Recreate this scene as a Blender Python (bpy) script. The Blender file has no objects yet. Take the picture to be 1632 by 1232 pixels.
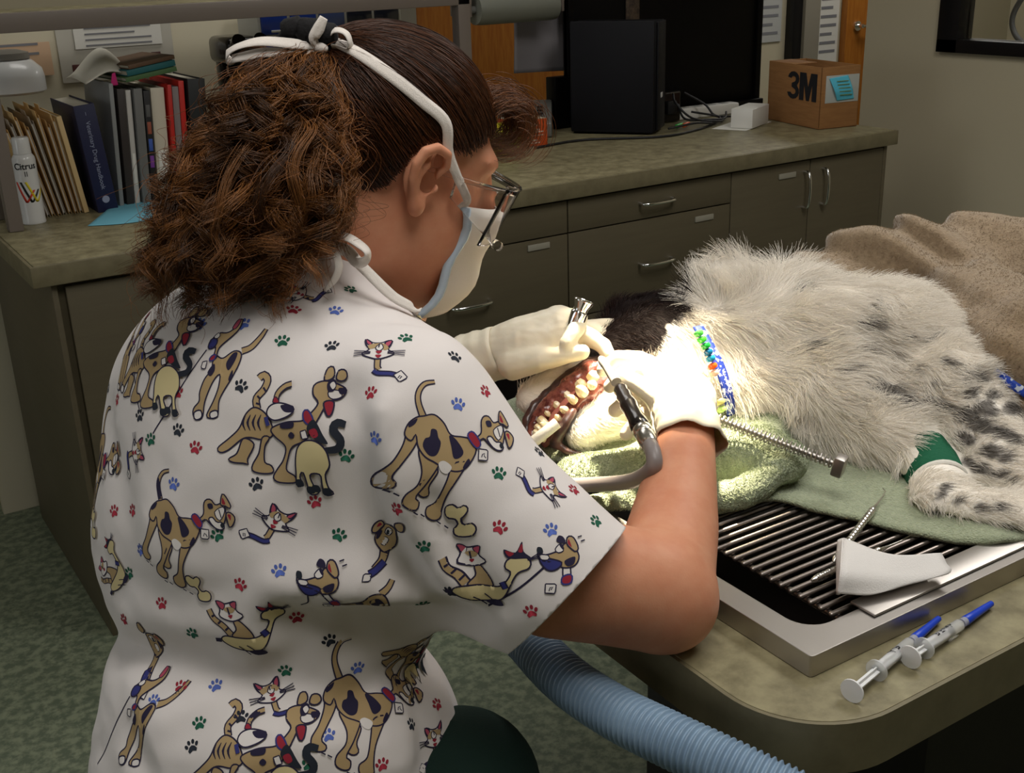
import bpy, bmesh, math, random
import numpy as np
from mathutils import Vector, Matrix, noise
from mathutils.bvhtree import BVHTree

sc = bpy.context.scene
COL = sc.collection
rng = np.random.default_rng(7)
random.seed(7)

# ---------------------------------------------------------------- camera
CAM_POS = np.array([0.0, 0.0, 1.5])
FPX = 1850.0
_az, _pi, _ro = math.radians(57.8), math.radians(20.8), math.radians(1.9)
FWD = np.array([math.cos(_az)*math.cos(_pi), math.sin(_az)*math.cos(_pi), -math.sin(_pi)])
_r0 = np.array([math.sin(_az), -math.cos(_az), 0.0])
_u0 = np.cross(_r0, FWD)
RGT = _r0*math.cos(_ro) - _u0*math.sin(_ro)
UPV = _u0*math.cos(_ro) + _r0*math.sin(_ro)
cd = bpy.data.cameras.new('camera')
cam = bpy.data.objects.new('camera', cd)
COL.objects.link(cam)
cd.sensor_width = 36.0
cd.lens = FPX/1632.0*36.0
cd.clip_start = 0.02
M4 = Matrix.Identity(4)
for i in range(3):
    M4[i][0] = RGT[i]; M4[i][1] = UPV[i]; M4[i][2] = -FWD[i]; M4[i][3] = CAM_POS[i]
cam.matrix_world = M4
sc.camera = cam

def at(x, y, t):
    """point of the room seen at photo pixel x, y and t metres deep"""
    return CAM_POS + t*(FWD + RGT*(x-816)/FPX - UPV*(y-616)/FPX)

# ---------------------------------------------------------------- world, lights, exposure
w = bpy.data.worlds.new('room_air'); sc.world = w
w.use_nodes = True
w.node_tree.nodes['Background'].inputs[0].default_value = (0.75, 0.80, 0.85, 1)
w.node_tree.nodes['Background'].inputs[1].default_value = 0.02
sc.view_settings.view_transform = 'Standard'
sc.view_settings.look = 'None'
sc.view_settings.gamma = 1.0
sc.view_settings.use_curve_mapping = False
sc.view_settings.exposure = 0.0
sc.cycles.use_denoising = True
sc.cycles.max_bounces = 8
sc.cycles.transparent_max_bounces = 12

def area(name, loc, target, sx, sy, power, col):
    l = bpy.data.lights.new(name, 'AREA'); l.shape = 'RECTANGLE'; l.size = sx; l.size_y = sy
    l.energy = power; l.color = col
    o = bpy.data.objects.new(name, l); COL.objects.link(o)
    o.location = loc
    o.rotation_euler = (Vector(target)-Vector(loc)).to_track_quat('-Z', 'Y').to_euler()
    return o
# ceiling troffers (their panels are built with the ceiling)
TROFFERS = [(0.42, 0.30, 2.62, 0.58, 1.15, 15.5), (2.0, 0.9, 2.62, 0.58, 1.15, 18.5), (1.25, 3.0, 2.62, 1.15, 0.58, 6.5), (5.2, 4.0, 2.62, 1.15, 0.58, 16.0), (4.15, 1.9, 2.62, 0.5, 1.15, 7.0)]  # last entry is an added light, brightening the room behind the window
for k, (x, y, z, sx, sy, e) in enumerate(TROFFERS):
    area('troffer_light', (x, y, z), (x, y, 0), sx, sy, e, (1.0, 0.97, 0.93))
# added fill from the left to brighten the books; no known window there
area('added_side_fill', (-2.42, 1.7, 1.55), (0.6, 3.0, 1.0), 1.5, 1.1, 10.0, (0.93, 0.96, 1.0))
# operating lamp: a strong warm spot on the dog's mouth
LAMP_POS = Vector((1.02, 1.22, 1.98)); LAMP_AIM = Vector((0.785, 0.945, 0.985))
ls = bpy.data.lights.new('operating_lamp_light', 'SPOT'); ls.energy = 620; ls.color = (1.0, 0.86, 0.62)
ls.spot_size = math.radians(14.5); ls.spot_blend = 0.65; ls.shadow_soft_size = 0.035
lo = bpy.data.objects.new('operating_lamp_light', ls); COL.objects.link(lo)
lo.location = LAMP_POS
lo.rotation_euler = (LAMP_AIM-LAMP_POS).to_track_quat('-Z', 'Y').to_euler()

# ---------------------------------------------------------------- materials
MATS = {}
def nd(nt, t, **kw):
    n = nt.nodes.new(t)
    for k, v in kw.items():
        if k in n.inputs.keys() if hasattr(n.inputs, 'keys') else False: n.inputs[k].default_value = v
        else: setattr(n, k, v)
    return n
def srgb(r, g, b):
    f = lambda c: ((c/255+0.055)/1.055)**2.4 if c/255 > 0.04045 else c/255/12.92
    return (f(r), f(g), f(b))
def mat(name, col, rough=0.6, metal=0.0, noise_scale=0, col2=None, bump=0.0, bump_scale=0, spec=0.5, coat=0.0,
        trans=0.0, alpha=1.0, emit=None, emit_s=0.0, sss=0.0, sheen=0.0, ior=1.45, detail=4.0, ramp=(0.35, 0.65), stretch=None, bump_dist=0.002):
    if name in MATS: return MATS[name]
    m = bpy.data.materials.new(name); m.use_nodes = True
    nt = m.node_tree; b = nt.nodes['Principled BSDF']
    b.inputs['Base Color'].default_value = (*col, 1)
    b.inputs['Roughness'].default_value = rough; b.inputs['Metallic'].default_value = metal
    b.inputs['Specular IOR Level'].default_value = spec; b.inputs['Coat Weight'].default_value = coat
    b.inputs['Transmission Weight'].default_value = trans; b.inputs['Alpha'].default_value = alpha
    b.inputs['IOR'].default_value = ior
    if sss:
        b.inputs['Subsurface Weight'].default_value = sss; b.inputs['Subsurface Scale'].default_value = 0.004
        b.inputs['Subsurface Radius'].default_value = (1, 0.35, 0.2)
    if sheen: b.inputs['Sheen Weight'].default_value = sheen
    if emit: b.inputs['Emission Color'].default_value = (*emit, 1); b.inputs['Emission Strength'].default_value = emit_s
    tc = None
    def coords():
        nonlocal tc
        if tc is None:
            t = nt.nodes.new('ShaderNodeTexCoord')
            mp = nt.nodes.new('ShaderNodeMapping'); nt.links.new(t.outputs['Object'], mp.inputs['Vector'])
            if stretch: mp.inputs['Scale'].default_value = stretch
            tc = mp.outputs['Vector']
        return tc
    if noise_scale and col2 is not None:
        n = nt.nodes.new('ShaderNodeTexNoise'); n.inputs['Scale'].default_value = noise_scale; n.inputs['Detail'].default_value = detail
        n.inputs['Roughness'].default_value = 0.62
        nt.links.new(coords(), n.inputs['Vector'])
        r = nt.nodes.new('ShaderNodeValToRGB')
        r.color_ramp.elements[0].position = ramp[0]; r.color_ramp.elements[1].position = ramp[1]
        r.color_ramp.elements[0].color = (*col, 1); r.color_ramp.elements[1].color = (*col2, 1)
        nt.links.new(n.outputs['Fac'], r.inputs['Fac']); nt.links.new(r.outputs['Color'], b.inputs['Base Color'])
    if bump:
        n = nt.nodes.new('ShaderNodeTexNoise'); n.inputs['Scale'].default_value = bump_scale; n.inputs['Detail'].default_value = 3
        nt.links.new(coords(), n.inputs['Vector'])
        bp = nt.nodes.new('ShaderNodeBump'); bp.inputs['Strength'].default_value = bump; bp.inputs['Distance'].default_value = bump_dist
        nt.links.new(n.outputs['Fac'], bp.inputs['Height']); nt.links.new(bp.outputs['Normal'], b.inputs['Normal'])
    MATS[name] = m
    return m

# ---------------------------------------------------------------- mesh helpers
def empty(name, loc=(0, 0, 0), rz=0.0):
    o = bpy.data.objects.new(name, None); COL.objects.link(o); o.location = loc; o.rotation_euler = (0, 0, rz)
    o.empty_display_size = 0.05
    return o
def tag(o, label, cat, group=None, kind=None):
    if label: o['label'] = label
    if cat: o['category'] = cat
    if group: o['group'] = group
    if kind: o['kind'] = kind
    return o
def link(name, me, m, parent=None, smooth=False, autosmooth=None):
    o = bpy.data.objects.new(name, me); COL.objects.link(o)
    if m is not None:
        for mm in (m if isinstance(m, (list, tuple)) else [m]): me.materials.append(mm)
    if parent is not None: o.parent = parent
    if smooth: me.shade_smooth()
    if autosmooth: me.shade_smooth(); me.set_sharp_from_angle(angle=math.radians(autosmooth))
    return o
def from_bm(name, bm, m, parent=None, smooth=False, autosmooth=None):
    me = bpy.data.meshes.new(name); bm.to_mesh(me); bm.free()
    return link(name, me, m, parent, smooth, autosmooth)
def pyd(name, v, f, m, parent=None, smooth=True, autosmooth=None):
    me = bpy.data.meshes.new(name)
    me.from_pydata([tuple(map(float, p)) for p in v], [], [tuple(map(int, q)) for q in f]); me.update()
    return link(name, me, m, parent, smooth, autosmooth)
def b_box(bm, lo, hi, mtx=None, bev=0.0, seg=2, mi=0):
    lo = np.array(lo, float); hi = np.array(hi, float)
    r = bmesh.ops.create_cube(bm, size=1.0)
    vs = r['verts']
    for v in vs:
        v.co = Vector([lo[i] + (v.co[i]+0.5)*(hi[i]-lo[i]) for i in range(3)])
    fs = list({f for v in vs for f in v.link_faces})
    for f in fs: f.material_index = mi
    if bev > 0:
        es = list({e for v in vs for e in v.link_edges})
        rr = bmesh.ops.bevel(bm, geom=es, offset=bev, segments=seg, profile=0.5, affect='EDGES', clamp_overlap=True)
        vs = list({v for f in rr['faces'] for v in f.verts} | {v for v in vs if v.is_valid})
        for f in {f for v in vs for f in v.link_faces}: f.material_index = mi
    if mtx is not None:
        bmesh.ops.transform(bm, matrix=mtx, verts=[v for v in vs if v.is_valid])
    return vs
def box(name, lo, hi, m, parent=None, bev=0.003, mtx=None, seg=2):
    bm = bmesh.new(); b_box(bm, lo, hi, mtx, bev, seg)
    return from_bm(name, bm, m, parent, autosmooth=40)
def frames(P):
    P = np.asarray(P, float); n = len(P)
    T = np.gradient(P, axis=0); T /= np.linalg.norm(T, axis=1)[:, None]+1e-12
    a = np.array([0, 0, 1.0]) if abs(T[0][2]) < 0.9 else np.array([1.0, 0, 0])
    N = np.zeros_like(P); v = np.cross(T[0], a); v /= np.linalg.norm(v); N[0] = v
    for i in range(1, n):
        v = N[i-1]-T[i]*np.dot(N[i-1], T[i]); N[i] = v/(np.linalg.norm(v)+1e-12)
    return T, N, np.cross(T, N)
def spline(P, n):
    """Catmull-Rom through P, n samples"""
    P = np.asarray(P, float)
    if len(P) == 2: s = np.linspace(0, 1, n)[:, None]; return P[0]*(1-s)+P[1]*s
    Q = np.vstack([2*P[0]-P[1], P, 2*P[-1]-P[-2]])
    u = np.linspace(0, len(P)-1-1e-9, n); i = u.astype(int); s = (u-i)[:, None]
    a, b, c, d = Q[i], Q[i+1], Q[i+2], Q[i+3]
    return 0.5*((2*b)+(-a+c)*s+(2*a-5*b+4*c-d)*s**2+(-a+3*b-3*c+d)*s**3)
def tube_vf(P, r, k=10, cap=True, flat=1.0):
    P = np.asarray(P, float); n = len(P); r = np.broadcast_to(np.asarray(r, float), (n,))
    T, N, B = frames(P)
    a = np.linspace(0, 2*np.pi, k, endpoint=False)
    V = P[:, None]+r[:, None, None]*(np.cos(a)[None, :, None]*N[:, None]+flat*np.sin(a)[None, :, None]*B[:, None])
    V = V.reshape(-1, 3); F = []
    for i in range(n-1):
        for j in range(k):
            j2 = (j+1) % k
            F.append((i*k+j, i*k+j2, (i+1)*k+j2, (i+1)*k+j))
    if cap: F.append(tuple(range(k))[::-1]); F.append(tuple(range((n-1)*k, n*k)))
    return V, F
def tube(name, P, r, m, parent=None, k=10, n=None, cap=True, autosmooth=50):
    if n:
        P = spline(P, n)
        if np.ndim(r): r = np.interp(np.linspace(0, 1, n), np.linspace(0, 1, len(r)), r)
    V, F = tube_vf(P, r, k, cap)
    return pyd(name, V, F, m, parent, autosmooth=autosmooth)
def merge_vf(parts):
    V = []; F = []; o = 0
    for v, f in parts:
        V.append(np.asarray(v, float)); F += [tuple(i+o for i in q) for q in f]; o += len(v)
    return np.vstack(V), F
def lathe(name, prof, m, parent=None, k=24, axis=((0, 0, 0), (0, 0, 1)), autosmooth=40):
    """prof = [(radius, distance along the axis)]"""
    p0 = np.array(axis[0], float); d = np.array(axis[1], float); d /= np.linalg.norm(d)
    a = np.array([1.0, 0, 0]) if abs(d[0]) < 0.8 else np.array([0, 1.0, 0])
    n = np.cross(d, a); n /= np.linalg.norm(n); b = np.cross(d, n)
    V = []; F = []
    th = np.linspace(0, 2*np.pi, k, endpoint=False)
    for r, h in prof:
        V.append(p0+d*h+max(r, 1e-5)*(np.cos(th)[:, None]*n+np.sin(th)[:, None]*b))
    V = np.vstack(V)
    for i in range(len(prof)-1):
        for j in range(k):
            j2 = (j+1) % k; F.append((i*k+j, i*k+j2, (i+1)*k+j2, (i+1)*k+j))
    F.append(tuple(range(k))[::-1]); F.append(tuple(range((len(prof)-1)*k, len(prof)*k)))
    return pyd(name, V, F, m, parent, autosmooth=autosmooth)
def text(name, s, size, mtx, m, parent=None, thick=0.0004, align='CENTER', shear=0, bold=0.0):
    c = bpy.data.curves.new(name, 'FONT'); c.body = s; c.size = size; c.extrude = thick; c.align_x = align; c.align_y = 'CENTER'
    c.shear = shear; c.offset = bold
    o = bpy.data.objects.new(name, c); COL.objects.link(o)
    me = bpy.data.meshes.new_from_object(o); bpy.data.objects.remove(o)
    o = link(name, me, m, parent); o.matrix_local = mtx
    return o
def basis(o, x, y, z=None):
    x = Vector(x).normalized(); y = Vector(y); y = (y-x*y.dot(x)).normalized(); z = x.cross(y)
    return Matrix(((x.x, y.x, z.x, o[0]), (x.y, y.y, z.y, o[1]), (x.z, y.z, z.z, o[2]), (0, 0, 0, 1)))

# ---------------------------------------------------------------- signed-distance modelling (organic shapes)
def cone(a, b, ra, rb):
    a = np.asarray(a, float); b = np.asarray(b, float)
    def f(p):
        pa = p-a; ba = b-a
        h = np.clip((pa@ba)/(ba@ba+1e-12), 0, 1)
        return np.linalg.norm(pa-h[:, None]*ba, axis=1)-(ra+(rb-ra)*h)
    return f
def ell(c, r, R=None):
    """ellipsoid; rows of R are its axes"""
    c = np.asarray(c, float); r = np.asarray(r, float)
    def f(p):
        q = p-c
        if R is not None: q = q@np.asarray(R).T
        k0 = np.linalg.norm(q/r, axis=1); k1 = np.linalg.norm(q/(r*r), axis=1)
        return k0*(k0-1)/(k1+1e-9)
    return f
def chain(pts, rs):
    fs = [cone(pts[i], pts[i+1], rs[i], rs[i+1]) for i in range(len(pts)-1)]
    def f(p):
        d = fs[0](p)
        for g in fs[1:]: d = np.minimum(d, g(p))
        return d
    return f
def smin(a, b, k):
    if k <= 0: return np.minimum(a, b)
    h = np.maximum(k-np.abs(a-b), 0)/k
    return np.minimum(a, b)-h*h*k*0.25
def union(items):
    """items = [(f, k)]: smooth union in order"""
    def f(p):
        d = items[0][0](p)
        for g, k in items[1:]:
            if k < 0:   # carve
                d = -smin(-d, g(p), -k)
            else: d = smin(d, g(p), k)
        return d
    return f
def surface(f, lo, hi, h):
    """surface nets of f<0 on a grid of step h; f is only evaluated near the surface"""
    lo = np.asarray(lo, float); hi = np.asarray(hi, float)
    C = 4
    n = (np.ceil((hi-lo)/(h*C)).astype(int)+1)*C
    nb = n//C
    gc = np.stack(np.meshgrid(*[(np.arange(nb[i])+0.5)*C*h+lo[i]-0.5*h for i in range(3)], indexing='ij'), -1).reshape(-1, 3)
    dc = f(gc).reshape(nb)
    near = np.abs(dc) < C*h*1.6
    big = np.repeat(np.repeat(np.repeat(near, C, 0), C, 1), C, 2)
    D = np.repeat(np.repeat(np.repeat(dc, C, 0), C, 1), C, 2)
    idx = np.argwhere(big)
    D[big] = f(idx*h+lo)
    s = D < 0
    nx, ny, nz = D.shape
    cnt = np.zeros((nx-1, ny-1, nz-1), int); P = np.zeros((nx-1, ny-1, nz-1, 3))
    base = np.stack(np.meshgrid(np.arange(nx-1), np.arange(ny-1), np.arange(nz-1), indexing='ij'), -1)
    def sl(o): return tuple(slice(o[i], D.shape[i]-1+o[i]) for i in range(3))
    cs = sum(s[sl(o)].astype(int) for o in [(i, j, k) for i in (0, 1) for j in (0, 1) for k in (0, 1)])
    act = (cs > 0) & (cs < 8)
    ai = np.argwhere(act)
    acc = np.zeros((len(ai), 3)); num = np.zeros(len(ai))
    for ax in range(3):
        o1, o2 = [k for k in range(3) if k != ax]
        for u in (0, 1):
            for v in (0, 1):
                a = ai.copy(); a[:, o1] += u; a[:, o2] += v
                b = a.copy(); b[:, ax] += 1
                da = D[tuple(a.T)]; db = D[tuple(b.T)]
                x = (da < 0) != (db < 0)
                t = np.where(x, da/np.where(x, da-db, 1), 0)
                q = a.astype(float); q[:, ax] += t
                acc[x] += q[x]; num[x] += 1
    V = acc/num[:, None]*h+lo
    ids = -np.ones(act.shape, int); ids[tuple(ai.T)] = np.arange(len(ai))
    F = []
    for ax in range(3):
        o1, o2 = [(1, 2), (2, 0), (0, 1)][ax]
        sa = [slice(None)]*3; sb = [slice(None)]*3
        sa[ax] = slice(0, -1); sb[ax] = slice(1, None)
        A = s[tuple(sa)]; B = s[tuple(sb)]
        e = np.argwhere(A != B)
        e = e[(e[:, o1] > 0) & (e[:, o2] > 0) & (e[:, o1] < D.shape[o1]-1) & (e[:, o2] < D.shape[o2]-1)]
        inside = A[tuple(e.T)]
        def g(d1, d2):
            q = e.copy(); q[:, o1] -= d1; q[:, o2] -= d2
            return ids[tuple(q.T)]
        quad = np.stack([g(1, 1), g(0, 1), g(0, 0), g(1, 0)], 1)
        quad[~inside] = quad[~inside][:, ::-1]
        F.append(quad)
    F = np.vstack(F); F = F[(F >= 0).all(1)]
    return V, F
def relax(V, F, it=2, lam=0.5):
    V = V.copy(); F = np.asarray(F)
    e = np.vstack([F[:, [i, (i+1) % F.shape[1]]] for i in range(F.shape[1])])
    for _ in range(it):
        acc = np.zeros_like(V); c = np.zeros(len(V))
        np.add.at(acc, e[:, 0], V[e[:, 1]]); np.add.at(c, e[:, 0], 1)
        np.add.at(acc, e[:, 1], V[e[:, 0]]); np.add.at(c, e[:, 1], 1)
        V += lam*(acc/np.maximum(c, 1)[:, None]-V)
    return V
def mesh_vf(name, V, F):
    me = bpy.data.meshes.new(name); F = np.asarray(F)
    me.vertices.add(len(V)); me.vertices.foreach_set('co', np.asarray(V, np.float32).ravel())
    k = F.shape[1]
    me.loops.add(F.size); me.loops.foreach_set('vertex_index', F.astype(np.int32).ravel())
    me.polygons.add(len(F)); me.polygons.foreach_set('loop_start', np.arange(0, F.size, k, dtype=np.int32))
    me.update(calc_edges=True); me.validate()
    return me
def fbm(P, scale, oct=3, seed=0.0):
    """cheap smooth noise from sines, for cloth folds and colour masks"""
    P = np.asarray(P, float)*scale; out = np.zeros(len(P)); a = 1.0; r = np.random.default_rng(int(seed*97)+5)
    for o in range(oct):
        for j in range(4):
            k = r.normal(size=3); k /= np.linalg.norm(k); out += a*np.sin(P@k*2.0*(1+0.3*j)+r.uniform(0, 6.28)+1.3*np.sin(P@r.normal(size=3)))/4
        P = P*2.03; a *= 0.5
    return out
def hair(name, strands, m, parent, r_root, r_tip, cols=None):
    """strands = [N, K, 3]; real strand geometry as one curves object"""
    S = np.asarray(strands, np.float32); N, K = S.shape[:2]
    c = bpy.data.hair_curves.new(name); c.add_curves([K]*N)
    c.attributes['position'].data.foreach_set('vector', S.ravel()) if 'position' in c.attributes else None
    ra = c.attributes.get('radius') or c.attributes.new('radius', 'FLOAT', 'POINT')
    rr = np.linspace(1, 0, K)[None, :]**0.7*(np.broadcast_to(np.asarray(r_root, float).reshape(-1, 1), (N, 1))-r_tip)+r_tip
    ra.data.foreach_set('value', rr.astype(np.float32).ravel())
    if cols is not None:
        ca = c.attributes.new('col', 'FLOAT_COLOR', 'POINT')
        cc = np.ones((N, K, 4), np.float32); cc[:, :, :3] = np.asarray(cols)[:, None, :] if np.asarray(cols).ndim == 2 else cols
        ca.data.foreach_set('color', cc.ravel())
    o = bpy.data.objects.new(name, c); COL.objects.link(o); c.materials.append(m)
    if parent is not None: o.parent = parent
    return o
def fur_mat(name, attr='col', rough=0.55, spec=0.25, trans=0.0):
    m = bpy.data.materials.new(name); m.use_nodes = True; nt = m.node_tree; b = nt.nodes['Principled BSDF']
    a = nt.nodes.new('ShaderNodeAttribute'); a.attribute_name = attr
    nt.links.new(a.outputs['Color'], b.inputs['Base Color'])
    b.inputs['Roughness'].default_value = rough; b.inputs['Specular IOR Level'].default_value = spec
    return m

# ================================================================ THE SETTING
m_floor = mat('vinyl_floor', srgb(92, 102, 84), 0.55, noise_scale=42, col2=srgb(130, 138, 114), detail=8, ramp=(0.42, 0.6))
m_wall = mat('beige_paint', srgb(188, 178, 152), 0.8, bump=0.15, bump_scale=300)
m_ceil = mat('ceiling_tile', srgb(225, 222, 215), 0.9)
m_black = mat('black_paint', srgb(20, 19, 20), 0.4)
m_wood = mat('honey_oak', srgb(176, 112, 40), 0.45, noise_scale=14, col2=srgb(158, 92, 28), stretch=(6, 6, 0.6))
m_jamb = mat('grey_door_frame', srgb(140, 134, 120), 0.5)
m_steel = mat('brushed_steel', (0.46, 0.43, 0.40), 0.42, 1.0, bump=0.05, bump_scale=200, stretch=(1, 14, 14))
m_chrome = mat('chrome', (0.8, 0.8, 0.8), 0.1, 1.0)
m_glass = mat('window_glass', (0.95, 0.97, 0.96), 0.02, trans=1.0, ior=1.05)

def struct(o): o['kind'] = 'structure'; return o
struct(box('floor', (-2.5, -2.5, -0.1), (7, 6, 0), m_floor, bev=0))
struct(box('ceiling', (-2.5, -2.5, 2.66), (7, 6, 2.76), m_ceil, bev=0))
struct(box('wall_left', (-2.6, -2.5, 0), (-2.5, 6, 2.66), m_wall, bev=0))
struct(box('wall_front', (-2.5, -2.6, 0), (7, -2.5, 2.66), m_wall, bev=0))
struct(box('wall_back', (-2.5, 4.9, 0), (7, 5.0, 2.66), m_wall, bev=0))
bm = bmesh.new()
WY0, WY1, WZ0, WZ1 = 1.55, 2.785, 1.10, 2.05
for lo_, hi_ in [((3.6, -2.5, 0), (3.72, WY0, 2.66)), ((3.6, WY1, 0), (3.72, 3.125, 2.66)), ((3.6, WY0, 0), (3.72, WY1, WZ0)), ((3.6, WY0, WZ1), (3.72, WY1, 2.66))]:
    b_box(bm, lo_, hi_)
struct(from_bm('wall_right', bm, m_wall))
struct(box('wall_far', (4.6, -2.5, 0), (4.7, 3.125, 2.66), m_wall, bev=0))
struct(box('wall_end', (7, -2.5, 0), (7.1, 6, 2.66), m_wall, bev=0))
# window with a black frame in the right wall
win = struct(empty('window_1', (3.6, WY0, WZ0)))
def rel(o, p): return tuple(np.array(p)-np.array(o.location))
def cbox(name, parent, lo_, hi_, m, bev=0.002, seg=2):
    return box(name, rel(parent, lo_), rel(parent, hi_), m, parent, bev, seg=seg)
fw = 0.085
cbox('window_frame', win, (3.578, WY0, WZ0), (3.66, WY1, WZ0+0.045), m_black)
cbox('window_frame', win, (3.578, WY0, WZ1-0.045), (3.66, WY1, WZ1), m_black)
cbox('window_frame', win, (3.578, WY1-fw, WZ0), (3.66, WY1, WZ1), m_black)
cbox('window_frame', win, (3.578, WY0, WZ0), (3.66, WY0+fw, WZ1), m_black)
cbox('window_glass', win, (3.63, WY0+fw, WZ0+0.045), (3.636, WY1-fw, WZ1-0.045), m_glass, 0)
# cable hanging behind the window
def atx(x, y, X):
    d = FWD+RGT*(x-816)/FPX-UPV*(y-616)/FPX; return CAM_POS+d*(X/d[0])
hp = spline([atx(1650, -40, 4.2), atx(1630, -5, 4.2), atx(1617, 18, 4.2), atx(1613, 38, 4.2), atx(1620, 58, 4.2), atx(1636, 72, 4.2), atx(1660, 80, 4.2)], 50)
tag(tube('grey_tube', hp, 0.011, mat('grey_rubber', srgb(96, 98, 100), 0.5), k=10), 'grey flexible tube looping behind the black framed window', 'tube')
# unseen window added in the left wall to go with the side fill
w2 = struct(empty('added_fill_window', (-2.5, 1.7, 1.55)))
for y0, y1, z0, z1 in ((0.88, 2.52, 0.94, 1.0), (0.88, 2.52, 2.1, 2.16), (0.88, 0.94, 0.94, 2.16), (2.46, 2.52, 0.94, 2.16), (1.68, 1.72, 0.94, 2.16)):
    cbox('window_frame', w2, (-2.5, y0, z0), (-2.46, y1, z1), m_ceil)
cbox('added_glow_pane', w2, (-2.498, 0.94, 1.0), (-2.49, 2.46, 2.1), mat('fill_pane_glow', (0.9, 0.9, 0.9), 0.3, emit=(0.9, 0.95, 1.0), emit_s=1.0), 0)  # glowing pane belongs to the added fill window
# back wall: door, jambs and sheets
d1 = struct(empty('door_1', (5.42, 4.9, 0)))
cbox('door_leaf', d1, (5.42, 4.85, 0.0), (6.32, 4.895, 2.1), m_wood)
lev = lathe('door_lever_rose', [(0.0, 0), (0.028, 0), (0.028, 0.012), (0.012, 0.014), (0.012, 0.05), (0, 0.05)], m_chrome, d1, 16, axis=((0.085, -0.05, 1.0), (0, -1, 0)))
tube('door_lever', [(0.085, -0.095, 1.0), (0.15, -0.1, 1.0), (0.21, -0.1, 0.99)], 0.009, m_chrome, d1, k=8)
struct(box('trim_1', (4.98, 4.84, 0), (5.05, 4.9, 2.15), m_black, bev=0.004))
struct(box('trim_2', (5.05, 4.82, 0), (5.17, 4.9, 2.15), m_jamb, bev=0.004))
m_paper = mat('white_paper', srgb(214, 212, 204), 0.8)
m_paper2 = mat('grey_paper', srgb(176, 176, 172), 0.8)
m_ink = mat('black_ink', srgb(22, 22, 26), 0.7)
def sheet(name, lo_, hi_, m, label, lines=0, cat='paper', group=None):
    e = empty(name, lo_); tag(e, label, cat, group)
    cbox('sheet', e, lo_, hi_, m, 0)
    if lines:
        x0, x1 = 0.12*(hi_[0]-lo_[0]), 0.88*(hi_[0]-lo_[0]); H = hi_[2]-lo_[2]
        bm = bmesh.new()
        for k in range(lines):
            z = H*(0.92-0.84*k/max(lines-1, 1)); e1 = x1-(0.25*(x1-x0) if k % 3 == 2 else 0)
            b_box(bm, (x0, -0.0012, z), (e1, 0.0, z+H*0.3/lines))
        from_bm('printed_lines', bm, mat('grey_ink', srgb(120, 120, 124), 0.8), e)
    return e
sheet('notice_sheet', (5.23, 4.893, 0.80), (5.40, 4.898, 1.55), m_paper, 'long white notice sheet taped beside the oak door', 14)
sheet('notice_sheet', (4.72, 4.893, 0.95), (4.94, 4.898, 1.45), m_paper2, 'grey notice sheet on the wall behind the big black screen', 10)
d2 = struct(empty('door_2', (2.2, 4.9, 0)))
cbox('door_leaf', d2, (2.60, 4.85, 0.0), (3.55, 4.895, 2.1), m_wood)
cbox('door_frame', d2, (2.5, 4.83, 0.0), (2.60, 4.9, 2.15), m_jamb)
struct(box('baseboard_right', (3.585, -2.4, 0), (3.6, 3.12, 0.1), m_black, bev=0.003))
# ceiling light panels
m_tube = mat('lit_diffuser', (0.9, 0.9, 0.9), 0.6, emit=(1.0, 0.97, 0.92), emit_s=1.2)
for k, (x, y, z, sx, sy, e_) in enumerate(TROFFERS):
    t = empty('ceiling_light', (x, y, 2.66))
    tag(t, ['recessed ceiling light above the seated person', 'recessed ceiling light above the exam table', 'recessed ceiling light above the worktop', 'recessed ceiling light by the oak door', 'added ceiling light brightening the room behind the window'][k], 'ceiling light', 'ceiling light panels')
    box('light_frame', (-sx/2-0.03, -sy/2-0.03, -0.012), (sx/2+0.03, sy/2+0.03, 0), m_ceil, t)
    box('diffuser', (-sx/2, -sy/2, -0.018), (sx/2, sy/2, -0.012), m_tube, t)

# ================================================================ WORKTOP, CABINETS, RAISED SHELF
m_lam = mat('stone_laminate', srgb(106, 98, 72), 0.4, noise_scale=30, col2=srgb(150, 142, 110), detail=12, ramp=(0.32, 0.68))
m_lam_edge = mat('stone_laminate_edge', srgb(104, 96, 72), 0.45, noise_scale=22, col2=srgb(120, 112, 86), detail=8)
m_cab = mat('olive_laminate', srgb(88, 80, 62), 0.5, noise_scale=5, col2=srgb(92, 84, 65), stretch=(1, 1, 12))
m_gap = mat('cabinet_shadow_gap', srgb(34, 30, 24), 0.8)
m_taupe = mat('taupe_metal', srgb(116, 106, 98), 0.45)
m_label = mat('label_strip', srgb(150, 146, 132), 0.5)

wt = empty('worktop', (0.41, 2.5, 0.865)); tag(wt, 'long mottled olive laminate worktop with thick square edge', 'worktop')
cbox('slab', wt, (0.418, 2.508, 0.866), (3.062, 3.35, 0.91), m_lam, 0.003)
cbox('front_edge', wt, (0.41, 2.50, 0.864), (3.07, 2.508, 0.9085), m_lam_edge, 0.002)
cbox('end_edge', wt, (0.41, 2.508, 0.864), (0.418, 3.35, 0.9085), m_lam_edge, 0.002)
cbox('end_edge', wt, (3.062, 2.508, 0.864), (3.07, 3.35, 0.9085), m_lam_edge, 0.002)

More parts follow.
